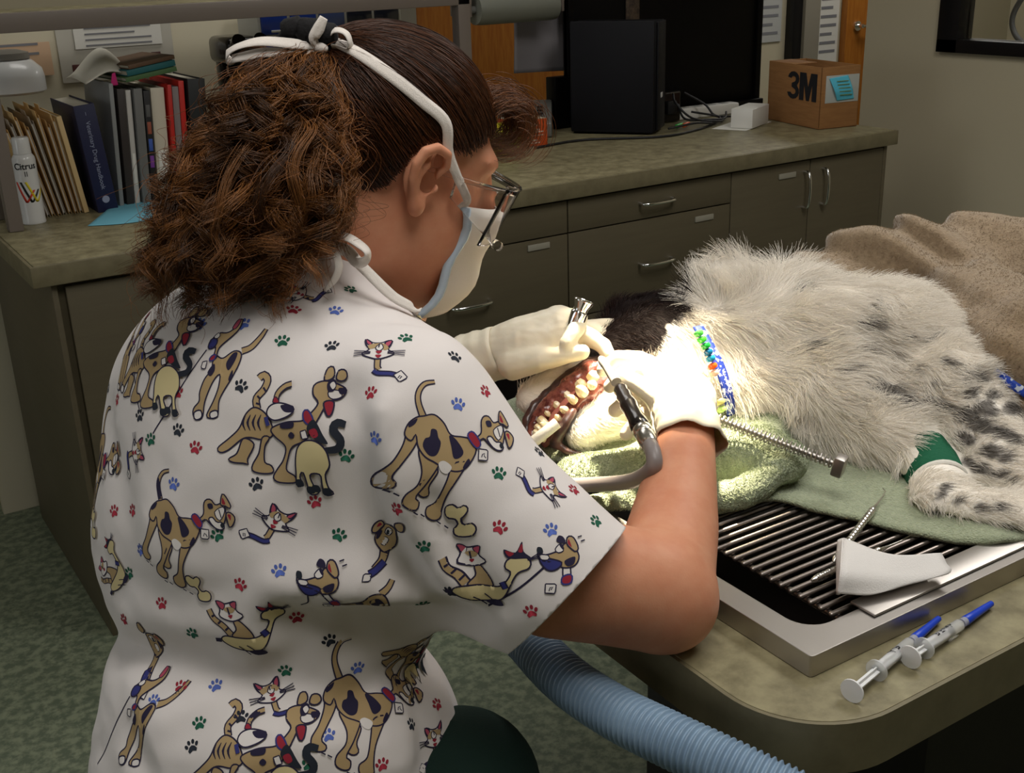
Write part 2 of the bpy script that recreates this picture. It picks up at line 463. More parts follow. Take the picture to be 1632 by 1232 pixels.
def pull(parent, c, length, vertical=False):
    """bow handle standing off the front"""
    L = length/2
    a = np.array([0, 0, 1.0]) if vertical else np.array([1.0, 0, 0])
    c = np.array(c); o = np.array([0, -1.0, 0])
    P = spline([c-a*L, c-a*L*0.98+o*0.018, c-a*L*0.7+o*0.027, c+o*0.03, c+a*L*0.7+o*0.027, c+a*L*0.98+o*0.018, c+a*L], 22)
    return tube('handle', P, 0.0048, m_chrome, parent, k=8)
def front(parent, name, x0, x1, z0, z1, handles=(), labels=()):
    e = box(name, (x0+0.002, 2.520, z0+0.002), (x1-0.002, 2.538, z1-0.002), m_cab, parent, 0.0015)
    for h in handles: pull(e, *h)
    for (lx, lz) in labels: box('label_holder', (lx-0.035, 2.5165, lz-0.008), (lx+0.035, 2.52, lz+0.008), m_label, e, 0.0005)
    return e
def unit(x0, x1, label):
    e = empty('base_cabinet', (0, 0, 0)); tag(e, label, 'cabinet', 'base cabinets under the long worktop')
    bm = bmesh.new(); b_box(bm, (x0, 2.538, 0.1), (x1, 3.28, 0.864)); b_box(bm, (x0, 2.60, 0.0), (x1, 3.28, 0.1))
    from_bm('carcass', bm, m_gap if x0 > 0.5 and x1 < 3 else m_cab, e)
    return e
u = unit(0.46, 1.19, 'base cabinet with plain door at the worktop end beside the person')
front(u, 'door', 0.475, 0.83, 0.11, 0.855); front(u, 'door', 0.83, 1.19, 0.11, 0.855, [((0.88, 2.52, 0.76), 0.1, True)])
box('end_panel', (0.448, 2.52, 0.0), (0.46, 3.28, 0.864), m_cab, u, 0.001)
u = unit(1.19, 1.782, 'drawer cabinet half hidden behind the face mask')
front(u, 'drawer', 1.19, 1.782, 0.767, 0.858, [((1.47, 2.52, 0.812), 0.12)])
front(u, 'drawer', 1.19, 1.782, 0.525, 0.767, [((1.464, 2.52, 0.628), 0.12)], [(1.685, 0.746)])
front(u, 'drawer', 1.19, 1.782, 0.11, 0.525, [((1.464, 2.52, 0.40), 0.12)])
u = unit(1.782, 2.372, 'drawer cabinet with two bow handles under the computer tower')
front(u, 'drawer', 1.782, 2.372, 0.767, 0.858, [((2.087, 2.52, 0.814), 0.115)])
front(u, 'drawer', 1.782, 2.372, 0.525, 0.767, [((2.087, 2.52, 0.640), 0.115)], [(2.269, 0.738)])
front(u, 'drawer', 1.782, 2.372, 0.11, 0.525, [((2.087, 2.52, 0.40), 0.115)])
u = unit(2.372, 3.045, 'two door cabinet at the worktop end below the cardboard box')
front(u, 'door', 2.372, 2.698, 0.11, 0.858, [((2.672, 2.52, 0.768), 0.11, True)], [(2.60, 0.82)])
front(u, 'door', 2.698, 3.03, 0.11, 0.858, [((2.752, 2.52, 0.768), 0.11, True)])
box('end_panel', (3.03, 2.52, 0.0), (3.045, 3.28, 0.864), m_cab, u, 0.001)

sh = empty('raised_shelf', (0.45, 2.88, 0.91)); tag(sh, 'raised taupe shelf on metal posts above the books', 'shelf')
cbox('shelf_board', sh, (0.30, 2.89, 1.358), (1.72, 3.08, 1.396), m_lam, 0.002)
cbox('front_rail', sh, (0.30, 2.872, 1.352), (1.72, 2.89, 1.394), m_taupe, 0.002)
for (x0, x1) in ((0.443, 0.475), (1.676, 1.714)):
    cbox('post', sh, (x0, 2.872, 0.911), (x1, 2.91, 1.352 if x0 < 1 else 1.62), m_taupe, 0.002)
for (x0, x1) in ((0.443, 0.475),):
    cbox('post', sh, (x0, 3.04, 0.911), (x1, 3.075, 1.358), m_taupe, 0.002)
bb = box('backboard', (0.36, 3.362, 0.0), (1.74, 3.385, 1.36), mat('cream_board', srgb(188, 180, 156), 0.7), None, 0.002)
tag(bb, 'cream board behind the books and microscope', 'board')

# ================================================================ EXAM TABLE
tb = empty('exam_table', (0.586, 0.512, 0.0)); tag(tb, 'exam table with mottled laminate top and rounded corner', 'table')
TX0, TX1, TY0, TY1 = 0.586, 2.55, 0.512, 1.50
def rounded(x0, x1, y0, y1, r, n=10):
    out = []
    for cx, cy, a0 in ((x1-r, y1-r, 0), (x0+r, y1-r, 90), (x0+r, y0+r, 180), (x1-r, y0+r, 270)):
        for k in range(n+1):
            a = math.radians(a0+90*k/n); out.append((cx+r*math.cos(a), cy+r*math.sin(a)))
    return out
def ring_slab(outer, inner, z0, z1):
    bm = bmesh.new(); loops = []
    es = []
    for lp in (outer, inner):
        if lp is None: continue
        vs = [bm.verts.new((x, y, z1)) for x, y in lp]
        es += [bm.edges.new((vs[i], vs[(i+1) % len(vs)])) for i in range(len(vs))]
    r = bmesh.ops.triangle_fill(bm, edges=es, use_beauty=True)
    fs = [f for f in bm.faces]
    for f in fs:
        if f.normal.z < 0: f.normal_flip()
    ex = bmesh.ops.extrude_face_region(bm, geom=fs)
    for v in [g for g in ex['geom'] if isinstance(g, bmesh.types.BMVert)]: v.co.z = z0
    bmesh.ops.recalc_face_normals(bm, faces=bm.faces)
    return bm
off = -np.array((0.586, 0.512))
sh2 = lambda L: [(x+off[0], y+off[1]) for x, y in L]
HX0, HX1, HY0, HY1 = 0.68, 2.2, 0.606, 1.42
outer = rounded(TX0+0.004, TX1, TY0+0.004, TY1, 0.092, 14)
o = from_bm('table_top', ring_slab(sh2(outer), sh2(rounded(HX0, HX1, HY0, HY1, 0.02, 4)), 0.852, 0.9), m_lam, tb, autosmooth=40)
band = rounded(TX0, TX1, TY0, TY1, 0.096, 14)
o = from_bm('edge_band', ring_slab(sh2(band), sh2(rounded(TX0+0.0045, TX1-0.0045, TY0+0.0045, TY1-0.0045, 0.0915, 14)), 0.850, 0.8995), m_lam_edge, tb, autosmooth=40)
cbox('pedestal', tb, (1.15, 0.80, 0.0), (2.3, 1.40, 0.74), mat('dark_pedestal', srgb(40, 38, 36), 0.6), 0.01)
# sunk steel tray with a rack of rods
tr = empty('steel_tray', (0.661, 0.582, 0.9)); tag(tr, 'brushed steel wet tray rim set into the exam table', 'tray')
off = -np.array((0.661, 0.582))
T0 = rounded(0.661, 2.24, 0.582, 1.46, 0.004, 3)
TI = rounded(0.688, 2.21, 0.612, 1.43, 0.028, 8)
bm = ring_slab(sh2(T0), sh2(TI), 0.0005, 0.022)
o = from_bm('rim', bm, m_steel, tr); 
bv = o.modifiers.new('bevel', 'BEVEL'); bv.width = 0.004; bv.segments = 3; bv.limit_method = 'ANGLE'; bv.angle_limit = math.radians(40)
o.data.shade_smooth(); o.data.set_sharp_from_angle(angle=math.radians(35))
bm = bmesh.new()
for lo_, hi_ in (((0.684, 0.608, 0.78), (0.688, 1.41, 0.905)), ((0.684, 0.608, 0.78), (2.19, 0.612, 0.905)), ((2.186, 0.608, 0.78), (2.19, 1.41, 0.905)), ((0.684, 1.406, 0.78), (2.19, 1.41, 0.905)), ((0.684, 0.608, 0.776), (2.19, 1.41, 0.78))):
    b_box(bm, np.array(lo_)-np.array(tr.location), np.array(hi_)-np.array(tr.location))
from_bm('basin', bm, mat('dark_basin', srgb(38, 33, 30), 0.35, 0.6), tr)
pl = cbox('drain_plate', tr, (0.752, 0.5925, 0.9225), (2.2, 0.622, 0.9255), m_steel, 0.0014)
rk = empty('rod_rack', (0.73, 0.62, 0.908)); tag(rk, 'dark steel rack of parallel rods over the tray basin', 'rack')
m_rod = mat('worn_steel_rod', (0.30, 0.26, 0.235), 0.38, 1.0)
proto = None
for k in range(46):
    y = 0.6255+k*0.0128
    if y > 1.39: break
    if proto is None:
        V, F = tube_vf([(0, 0, 0), (0.002, 0, 0.0), (1.42, 0, 0), (1.422, 0, 0)], [0.0018, 0.0028, 0.0028, 0.0018], 10)
        proto = pyd('rod', V, F, m_rod, rk); me = proto.data; ob = proto
    else:
        ob = bpy.data.objects.new('rod', me); COL.objects.link(ob); ob.parent = rk
    ob.location = (0.0, y-0.62, 0.008)
for x in (0.012, 0.7, 1.4):
    tube('cross_bar', [(x, 0.0, 0.0015), (x, 0.57, 0.0015)], 0.0034, m_rod, rk, k=10)

# ================================================================ THE PERSON
m_skin = mat('skin', srgb(212, 150, 118), 0.5, noise_scale=30, col2=srgb(204, 136, 104), sss=0.12, spec=0.35, bump=0.06, bump_scale=500)
m_glove = mat('latex_glove', srgb(232, 222, 200), 0.38, bump=0.25, bump_scale=60, bump_dist=0.003, spec=0.4, sss=0.05)
def unitv(a): a = np.asarray(a, float); return a/np.linalg.norm(a)
def azv(az, el=0.0):
    az, el = math.radians(az), math.radians(el)
    return np.array([math.cos(az)*math.cos(el), math.sin(az)*math.cos(el), math.sin(el)])
# torso frame: facing, left, up
T_AZ = 22.0
tf = azv(T_AZ, -18); tl = azv(T_AZ+90); tu = np.cross(tf, tl)
TR = np.array([tf, tl, tu])
c_hip = at(452, 1225, 1.12); c_low = at(447, 1090, 1.10); c_mid = at(432, 885, 1.10); c_che = at(440, 720, 1.08)
LSH = c_che+tl*0.105+tu*0.030
RSH = at(640, 682, 0.985)
ELB = np.array([0.597, 0.703, 0.943])
WRI = at(1094, 690, 1.225)
# head frame
H_AZ, H_PI = -10.0, -20.0
hf = azv(H_AZ, H_PI); hl = azv(H_AZ+90); hu = np.cross(hf, hl)
hl = unitv(hl+0.06*hu); hu = np.cross(hf, hl)
HR = np.array([hf, hl, hu])
EAR = at(674, 283, 1.02); HS = 0.92
HO = EAR-(hf*(0.004)+hl*(-0.075)+hu*(-0.004))*HS
def hd(x, y, z): return HO+(hf*x+hl*y+hu*z)*HS
def hell(c, rad): return ell(hd(*c), np.array(rad)*HS, HR)
C7 = hd(-0.030, 0.0, -0.168)
LELB = at(640, 700, 1.46); LWRI = at(768, 575, 1.45)
skin_parts = [
    (hell((-0.014, 0, 0.030), (0.096, 0.076, 0.083)), 0),
    (hell((0.036, 0, -0.030), (0.060, 0.060, 0.082)), 0.03),
    (hell((0.030, -0.026, -0.062), (0.050, 0.042, 0.045)), 0.03),
    (hell((0.030, 0.026, -0.062), (0.050, 0.042, 0.045)), 0.03),
    (cone(hd(0.0, 0, -0.075), hd(0.066, 0, -0.112), 0.045, 0.026), 0.03),
    (cone(hd(0.088, 0, 0.012), hd(0.110, 0, -0.030), 0.008, 0.012), 0.02),
    (hell((0.075, -0.034, 0.022), (0.018, 0.022, 0.013)), 0.012),
    (hell((0.075, 0.034, 0.022), (0.018, 0.022, 0.013)), 0.012),
    (cone(hd(-0.022, 0, -0.05), C7, 0.056, 0.058), 0.03),
    (cone(hd(0.02, 0, -0.09), C7+tf*0.06-tu*0.02, 0.042, 0.06), 0.03),
    (ell(c_che, (0.105, 0.15, 0.12), TR), 0.05),
    (ell(c_mid, (0.11, 0.135, 0.14), TR), 0.06),
    (ell(c_hip, (0.12, 0.16, 0.14), TR), 0.06),
    (cone(C7-tu*0.06, RSH, 0.04, 0.055), 0.04),
    (cone(C7-tu*0.06, LSH, 0.04, 0.05), 0.04),
    (chain([RSH, at(880, 915, 1.01), ELB+np.array([-0.012, 0, 0.012])], [0.058, 0.055, 0.053]), 0.04),
    (cone(ELB, ELB+np.array([0.004, -0.012, -0.006]), 0.044, 0.030), 0.03),
    (chain([ELB+np.array([0.0, 0.006, 0.004]), ELB*0.62+WRI*0.38, WRI], [0.050, 0.044, 0.030]), 0.012),
    (chain([LSH, LELB, LWRI], [0.058, 0.046, 0.030]), 0.04),
]
_skin_u = union(skin_parts)
def skin_f(p):
    d = _skin_u(p); on = (p[:, 0] > 0.583) & (p[:, 1] > 0.51)
    return np.where(on, np.maximum(d, 0.9015-p[:, 2]), d)
V, F = surface(skin_f, np.array([-0.05, 0.45, 0.62]), np.array([0.98, 1.62, 1.56]), 0.0065)
V = relax(V, F, 2)
# ear, finer, joined into the same body mesh
def earp(x, z, y=0.0): return EAR+(hf*x+hu*z)*0.80+hl*(-y)*0.75
eo = 0.35  # how far the rim stands off
rim = [(0.012, 0.006, 0.004), (0.019, 0.020, 0.010), (0.014, 0.033, 0.015), (0.0, 0.037, 0.018), (-0.013, 0.030, 0.021), (-0.019, 0.015, 0.022), (-0.017, -0.003, 0.020), (-0.011, -0.018, 0.016), (-0.004, -0.030, 0.012)]
ear_parts = [
    (chain([earp(*r) for r in rim], [0.0032, 0.0038, 0.0042, 0.0046, 0.0048, 0.0046, 0.0042, 0.0040, 0.0055]), 0),
    (chain([earp(0.002, 0.022, 0.010), earp(-0.008, 0.012, 0.015), earp(-0.009, -0.003, 0.014), earp(-0.002, -0.014, 0.010)], [0.0036, 0.0042, 0.0042, 0.0036]), 0.004),
    (chain([earp(0.010, 0.002, 0.006), earp(0.012, -0.007, 0.009), earp(0.007, -0.014, 0.008)], [0.0034, 0.0046, 0.0032]), 0.004),
    (ell(earp(-0.001, -0.030, 0.010), (0.0075, 0.0055, 0.0105), HR), 0.006),
    (ell(earp(-0.008, 0.008, 0.006), (0.014, 0.0065, 0.028), HR), 0.005),
    (ell(earp(0.003, -0.001, 0.010), (0.0085, 0.010, 0.0115), HR), -0.004),
    (ell(earp(0.006, 0.020, 0.012), (0.006, 0.006, 0.008), HR), -0.003),
]
EV, EF = surface(union(ear_parts), EAR-0.055, EAR+0.055, 0.0016)
EV = relax(EV, EF, 1)
SKV = np.vstack([V, EV]); SKF = np.vstack([F, EF+len(V)])
person = link('person', mesh_vf('person', SKV, SKF), m_skin, None, True)
tag(person, 'person in animal print scrub top, face mask and gloves bending over the dog', 'person')

# ---- scrub top: loose shell over torso and upper arms
HEM = RSH*0.22+ELB*0.78       # where the sleeve ends
ua = unitv(ELB-RSH)
HEM_C = at(905, 935, 0.985)
sleeve_axis = unitv(HEM_C-RSH)
shirt_parts = [
    (ell(c_che+tu*0.01, (0.127, 0.162, 0.145), TR), 0),
    (ell(c_che-tf*0.03+tu*0.06, (0.09, 0.13, 0.10), TR), 0.06),
    (cone(C7-tu*0.045, C7+tu*0.03+tf*0.015, 0.078, 0.066), 0.05),
    (cone(C7-tu*0.040, RSH+tu*0.004, 0.064, 0.070), 0.06),
    (cone(C7-tu*0.038, LSH, 0.068, 0.06), 0.05),
    (ell(c_mid, (0.142, 0.182, 0.15), TR), 0.07),
    (chain([at(640, 840, 1.0), at(735, 915, 1.0), at(800, 935, 0.99)], [0.06, 0.045, 0.04]), 0.05),
    (chain([RSH, RSH*0.45+HEM_C*0.55, HEM_C+sleeve_axis*0.04], [0.078, 0.070, 0.070]), 0.045),
    (chain([LSH, LSH*0.5+LELB*0.5], [0.075, 0.07]), 0.045),
    (ell(c_low-tu*0.01, (0.150, 0.174, 0.10), TR), 0.008),
    (ell(c_hip, (0.170, 0.190, 0.14), TR), 0.03),
]
fs0 = union(shirt_parts)
# creases: lines found on a first, coarse shell, then pressed into the cloth
_cv, _cf = surface(fs0, np.array([-0.12, 0.45, 0.56]), np.array([0.85, 1.5, 1.36]), 0.013)
_bv = BVHTree.FromPolygons([tuple(p) for p in _cv], [tuple(map(int, q)) for q in _cf])
def onshirt(x, y, bv=None):
    d = Vector(FWD+RGT*(x-816)/FPX-UPV*(y-616)/FPX).normalized()
    h = (bv or _bv).ray_cast(Vector(CAM_POS), d)
    return h
CREASES = [  # (pixels, depth, width): plus presses in, minus swells out
    ([(552, 640), (566, 730), (590, 820), (640, 905), (715, 965)], 0.014, 0.019),
    ([(600, 660), (622, 760), (660, 850), (720, 930)], -0.006, 0.018),
    ([(690, 800), (735, 880), (790, 960)], 0.006, 0.011),
    ([(460, 988), (530, 990), (610, 988), (690, 992), (745, 990)], 0.020, 0.018),
    ([(440, 950), (540, 948), (640, 950), (720, 955)], -0.010, 0.028),
    ([(130, 1072), (180, 1048), (250, 1036), (330, 1052)], 0.010, 0.013),
    ([(240, 1098), (350, 1092), (470, 1070), (560, 1040)], 0.006, 0.020),
    ([(500, 1010), (455, 1060), (415, 1110)], 0.007, 0.014),
    ([(300, 1168), (420, 1140), (560, 1130)], 0.006, 0.016),
    ([(560, 1010), (600, 1050), (660, 1080), (730, 1090)], 0.007, 0.014),
    ([(640, 1020), (660, 1110), (680, 1220)], 0.006, 0.012),
    ([(700, 1040), (712, 1120), (716, 1220)], -0.005, 0.012),
    ([(480, 470), (540, 500), (610, 505), (680, 515)], 0.004, 0.010),
    ([(170, 660), (190, 760), (200, 860), (190, 950)], 0.004, 0.018),
    ([(330, 520), (290, 600), (262, 700), (250, 820)], 0.0022, 0.006),
    ([(205, 930), (300, 960), (400, 940)], 0.004, 0.020),
    ([(150, 1120), (200, 1160), (230, 1230)], 0.007, 0.014),
]
_cr = []
for pts_, amp, wd in CREASES:
    q = [onshirt(x, y)[0] for x, y in pts_]; q = [np.array(a) for a in q if a is not None]
    if len(q) > 1: _cr.append((chain(list(spline(q, 14)), [0.0]*14), amp, wd))
def shirt_f(p):
    d = fs0(p)
    q = (p-c_mid)@TR.T
    for f_, amp, wd in _cr: d = d+1.5*amp*np.exp(-(f_(p)/wd)**2)
    low = np.clip((1.08-p[:, 2])/0.10, 0.15, 1)
    return d+0.0022*fbm(p*np.array([1, 1, 1.4]), 16, 2, 1.0)+0.0018*low*fbm(p*np.array([1, 1, 1.8]), 42, 2, 5.0)
V, F = surface(shirt_f, np.array([-0.12, 0.45, 0.56]), np.array([0.85, 1.5, 1.36]), 0.007)
V = relax(V, F, 2)
me = mesh_vf('shirt', V, F)
bm = bmesh.new(); bm.from_mesh(me)
def cut(bm, co, no, center, rad):
    co, no, center = Vector(co), Vector(no), Vector(center)
    fs = [f for f in bm.faces if (f.calc_center_median()-center).length < rad]
    g = list({v for f in fs for v in f.verts})+list({e for f in fs for e in f.edges})+fs
    bmesh.ops.bisect_plane(bm, geom=g, plane_co=co, plane_no=no, clear_outer=False, clear_inner=False)
    kill = [f for f in bm.faces if (f.calc_center_median()-center).length < rad*1.3 and (f.calc_center_median()-co).dot(no) > 1e-5]
    bmesh.ops.delete(bm, geom=kill, context='FACES')
# sleeve hem plane through three seen points
h1, h2 = at(985, 848, 1.03), at(832, 1014, 0.99)
hn = unitv(np.cross(h2-h1, at(905, 935, 1.2)-at(905, 935, 0.9)))
if hn@sleeve_axis < 0: hn = -hn
hn = unitv(hn*0.8+sleeve_axis*0.5)
cut(bm, (h1+h2)/2, hn, HEM_C, 0.118)
LH = LSH*0.55+LELB*0.45
cut(bm, LH, unitv(LELB-LSH), LH, 0.12)
NK = C7+tu*0.004+tf*0.02
cut(bm, NK, unitv(tu*0.80+tf*0.6), NK, 0.095)
bmesh.ops.delete(bm, geom=[f for f in bm.faces if f.calc_center_median().z < 0.60], context='FACES')
lo_v = [v for v in bm.verts if not v.link_faces]; bmesh.ops.delete(bm, geom=lo_v, context='VERTS')
bm.to_mesh(me); bm.free()
m_shirt = mat('white_cotton', srgb(226, 219, 216), 0.85, bump=0.12, bump_scale=900, bump_dist=0.0006, sheen=0.1)
shirt = link('scrub_top', me, m_shirt, person, True)
sm = shirt.modifiers.new('sub', 'SUBSURF'); sm.levels = 1; sm.render_levels = 1
so = shirt.modifiers.new('cloth', 'SOLIDIFY'); so.thickness = 0.0016; so.offset = -1

# ---------------------------------------------------------------- hair
SK_C, SK_R = np.array([-0.014, 0, 0.030]), np.array([0.096, 0.076, 0.083])
def hairline(x): return np.interp(x, [-0.2, -0.075, -0.052, -0.03, -0.012, 0.004, 0.036, 0.070, 0.085, 0.12], [-0.12, -0.105, -0.080, -0.030, 0.022, 0.037, 0.030, 0.054, 0.066, 0.075])
def to_local(p): return (p-HO)@HR.T/HS
cap_e = hell((-0.015, 0, 0.031), SK_R+0.006)
neck_e = cone(hd(-0.026, 0, -0.04), hd(-0.032, 0, -0.10), 0.052, 0.050)
def cap_f(p):
    l = to_local(p)
    d = smin(cap_e(p), neck_e(p), 0.02)
    return np.maximum(d, (hairline(l[:, 0])-l[:, 2])*0.7*HS)
V, F = surface(cap_f, HO-0.16, HO+0.16, 0.004)
V = relax(V, F, 2)
m_haircap = mat('hair_undercoat', srgb(66, 36, 16), 0.6, noise_scale=60, col2=srgb(48, 25, 10), stretch=(1, 1, 6))
haircap = link('hair', mesh_vf('hair', V, F), m_haircap, person, True)
haircap['label'] = 'auburn hair combed back'
m_strand = fur_mat('auburn_hair', rough=0.42, spec=0.35)
TIE = np.array([-0.112, 0.0, 0.082])
def on_skull(l, lift):
    q = (l-SK_C)/(SK_R+lift[..., None]); return SK_C+q/np.linalg.norm(q, axis=-1, keepdims=True)*(SK_R+lift[..., None])
def combed(n):
    out = []
    r = np.random.default_rng(3)
    x = r.uniform(-0.07, 0.084, n); side = r.choice([-1, 1], n, p=[0.75, 0.25])
    s = np.zeros((n, 3)); z = hairline(x)-0.008*r.random(n)**2+np.abs(r.normal(0, 0.012, n))+r.uniform(0, 1, n)**2.2*0.09*(r.random(n) < 0.6)
    # put the root on the ellipsoid at this x and z
    q = 1-((x-SK_C[0])/SK_R[0])**2-((z-SK_C[2])/SK_R[2])**2
    y = side*np.sqrt(np.clip(q, 0.0, 1))*SK_R[1]
    y = np.where(q < 0.02, r.uniform(-0.05, 0.05, n), y)
    s = np.stack([x, y, z], 1)
    K = 14; u = np.linspace(0, 1, K)[None, :, None]
    e = TIE+r.normal(0, 0.008, (n, 1, 3))
    p = s[:, None]*(1-u)+e*u
    p[:, :, 2:] += 0.02*np.sin(np.pi*u)*0.4
    lift = 0.0062+r.uniform(0, 0.005, (n, 1))*np.ones((1, K))+0.006*np.linspace(0, 1, K)[None]**2
    p = on_skull(p, lift)
    w = r.normal(0, 0.0012, (n, 4, 3)); wi = np.stack([spline(a, K) for a in w]); wi[:, 0] = 0
    p = p+wi
    return HO+(p@HR)*HS
def hair_cols(n, r, a=(40, 19, 7), b=(128, 74, 34)):
    k = r.beta(1.6, 2.4, n)[:, None]; c = np.array(srgb(*a))*(1-k)+np.array(srgb(*b))*k
    return c*r.uniform(0.8, 1.2, (n, 1))
S1 = combed(7000)
o = hair('combed_strands', S1, m_strand, haircap, 0.00030, 0.00012, hair_cols(len(S1), rng, (30, 14, 5), (98, 54, 24)))
# ponytail
cpx = [(515, 78, 1.012), (474, 112, 0.990), (450, 175, 0.975), (426, 260, 0.965), (398, 340, 0.958), (362, 412, 0.955), (335, 474, 0.955)]
PC = spline([at(*c) for c in cpx], 60)
WID = np.interp(np.linspace(0, 1, 60), [0, 0.12, 0.3, 0.5, 0.7, 0.85, 1.0], [0.016, 0.030, 0.050, 0.070, 0.080, 0.068, 0.048])
def ponytail(nl, per, seed, jit, flyaway=0.0):
    r = np.random.default_rng(seed); out = []
    K = 46
    for i in range(nl):
        a = math.sqrt(r.random())*0.95; th = r.uniform(0, 2*np.pi)
        ox, oy = a*math.cos(th), a*math.sin(th)
        end = r.uniform(0.70, 1.0); st = r.uniform(0, 0.04)
        u = np.linspace(st, end, K); ui = np.clip(u*59, 0, 58.999); i0 = ui.astype(int); fr = (ui-i0)[:, None]
        c = PC[i0]*(1-fr)+PC[i0+1]*fr; w = WID[i0]
        drift = spline(r.normal(0, 0.012, (5, 3)), K)*np.linspace(0, 1, K)[:, None]
        g = c+(ox*w)[:, None]*RGT+(oy*w*0.62)[:, None]*(-FWD)+drift
        # tight waves
        amp = r.uniform(0.004, 0.010)*np.clip((u-0.08)/0.25, 0, 1); wl = r.uniform(0.030, 0.052)
        L = np.concatenate([[0], np.cumsum(np.linalg.norm(np.diff(g, axis=0), axis=1))])
        ph = r.uniform(0, 6.28)+L/wl*2*np.pi*(1+0.25*np.sin(L*30+r.uniform(0, 6)))
        s = r.choice([-1, 1])
        g = g+(amp*np.cos(ph))[:, None]*RGT+(s*amp*np.sin(ph))[:, None]*FWD+(0.5*amp*np.sin(ph*0.5))[:, None]*UPV
        for k in range(per):
            j = r.normal(0, jit, 3)
            dv = spline(r.normal(0, jit*0.9+flyaway, (5, 3)), K)*np.linspace(0.2, 1.0, K)[:, None]
            out.append(g+j*np.clip(u[:, None]*6, 0.15, 1)+dv)
    return np.array(out)
S2 = ponytail(210, 30, 11, 0.0026); S3 = ponytail(60, 6, 12, 0.006, 0.010)
col2 = np.repeat(hair_cols(210, rng, (50, 27, 9), (146, 94, 46)), 30, 0)*rng.uniform(0.75, 1.25, (6300, 1))
S = np.vstack([S2, S3]); cc = np.vstack([col2, hair_cols(len(S3), rng, (70, 36, 12), (160, 100, 50))])
o = hair('ponytail', S, m_strand, haircap, np.r_[np.full(len(S2), 0.00034), np.full(len(S3), 0.0002)], 0.00012, cc)
o['label'] = 'curly auburn ponytail'
# rolled fringe above the forehead
r = np.random.default_rng(5); n = 420; K = 20
th = np.linspace(math.radians(150), math.radians(-100), K)[None, :]*r.uniform(0.7, 1.0, (n, 1))+r.normal(0, 0.2, (n, 1))
R_ = r.normal(0.024, 0.005, (n, 1))*np.linspace(1.1, 0.95, K)[None]
y = r.normal(0, 0.024, (n, 1))+0.006*np.sin(th+r.uniform(0, 6, (n, 1)))
loc = np.stack([0.094+R_*np.cos(th), y*np.ones_like(th), 0.060+R_*1.05*np.sin(th)], -1)+r.normal(0, 0.0045, (n, 1, 3))
S4 = HO+(loc@HR)*HS
hair('fringe', S4, m_strand, haircap, 0.00028, 0.0001, hair_cols(n, rng, (70, 38, 16), (136, 84, 46)))
# fine flyaway strands behind the ear and at the nape
n = 130; K = 12; x = r.uniform(-0.055, -0.01, n); z = hairline(x)-r.uniform(-0.012, 0.014, n)
q = np.sqrt(np.clip(1-((x-SK_C[0])/SK_R[0])**2-((z-SK_C[2])/SK_R[2])**2, 0.05, 1))*SK_R[1]
s = np.stack([x, -q, z], 1); u = np.linspace(0, 1, K)[None, :, None]
p = on_skull(s[:, None]+u*np.array([-0.055, 0.0, 0.012])+np.stack([spline(a, K) for a in r.normal(0, 0.003, (n, 4, 3))])*u, np.full((n, K), 0.004)+u[:, :, 0]*0.01)
hair('nape_strands', HO+(p@HR)*HS, m_strand, haircap, 0.00022, 0.0001, hair_cols(n, rng, (60, 30, 10), (130, 80, 40)))
# black scrunchie
m_scr = mat('black_velvet', srgb(14, 12, 14), 0.9, bump=0.8, bump_scale=180)
tc_ = HO+(TIE@HR)*HS
taxis = unitv(PC[6]-tc_); a1 = unitv(np.cross(taxis, UPV)); a2 = np.cross(taxis, a1)
ang = np.linspace(0, 2*np.pi, 49)
ringp = tc_+taxis*0.006+(0.019+0.003*np.sin(ang*9))[:, None]*(np.cos(ang)[:, None]*a1+np.sin(ang)[:, None]*a2)
V, F = tube_vf(ringp, 0.011+0.002*np.sin(ang*14), 12, False)
o = pyd('hair_tie', V, F, m_scr, haircap); o['label'] = 'black scrunchie'

# ---------------------------------------------------------------- surgical mask
m_mask = mat('mask_paper', srgb(226, 220, 212), 0.8, bump=0.2, bump_scale=700, bump_dist=0.0005)
m_maskb = mat('mask_blue_paper', srgb(192, 210, 226), 0.8)
def grid_obj(name, P, m, parent, thick=0.0, smooth=True, label=None):
    nu, nv = P.shape[:2]
    F = [(i*nv+j, (i+1)*nv+j, (i+1)*nv+j+1, i*nv+j+1) for i in range(nu-1) for j in range(nv-1)]
    o = pyd(name, P.reshape(-1, 3), F, m, parent, smooth)
    if thick: s = o.modifiers.new('thick', 'SOLIDIFY'); s.thickness = thick; s.offset = 0
    if label: o['label'] = label
    return o
nu, nv = 25, 13
P = np.zeros((nu, nv, 3))
for i in range(nu):
    a = -1+2*i/(nu-1)
    for j in range(nv):
        b = j/(nv-1)
        yy = a*(0.0655-0.015*b)
        front = 0.128-0.010*b-0.045*(1-math.cos(a*1.25))-0.03*abs(a)**3
        xf = front-0.012*(2*b-1)**2 + 0.004*math.sin(b*10)
        zz = -0.022-0.108*b+0.020*abs(a)*(0.3-b) - 0.006*abs(a)
        P[i, j] = hd(xf, yy, zz)
mask = grid_obj('surgical_mask', P, m_mask, person, 0.0012); mask['label'] = 'pale surgical face mask'
edge = np.stack([P[0, :, :]+hf*0.0, P[0, :, :]+hf*0.006-hl*0.003, P[0, :, :]+hf*0.008-hl*0.001], 0)
grid_obj('mask_side_panel', edge, m_maskb, mask, 0.001)
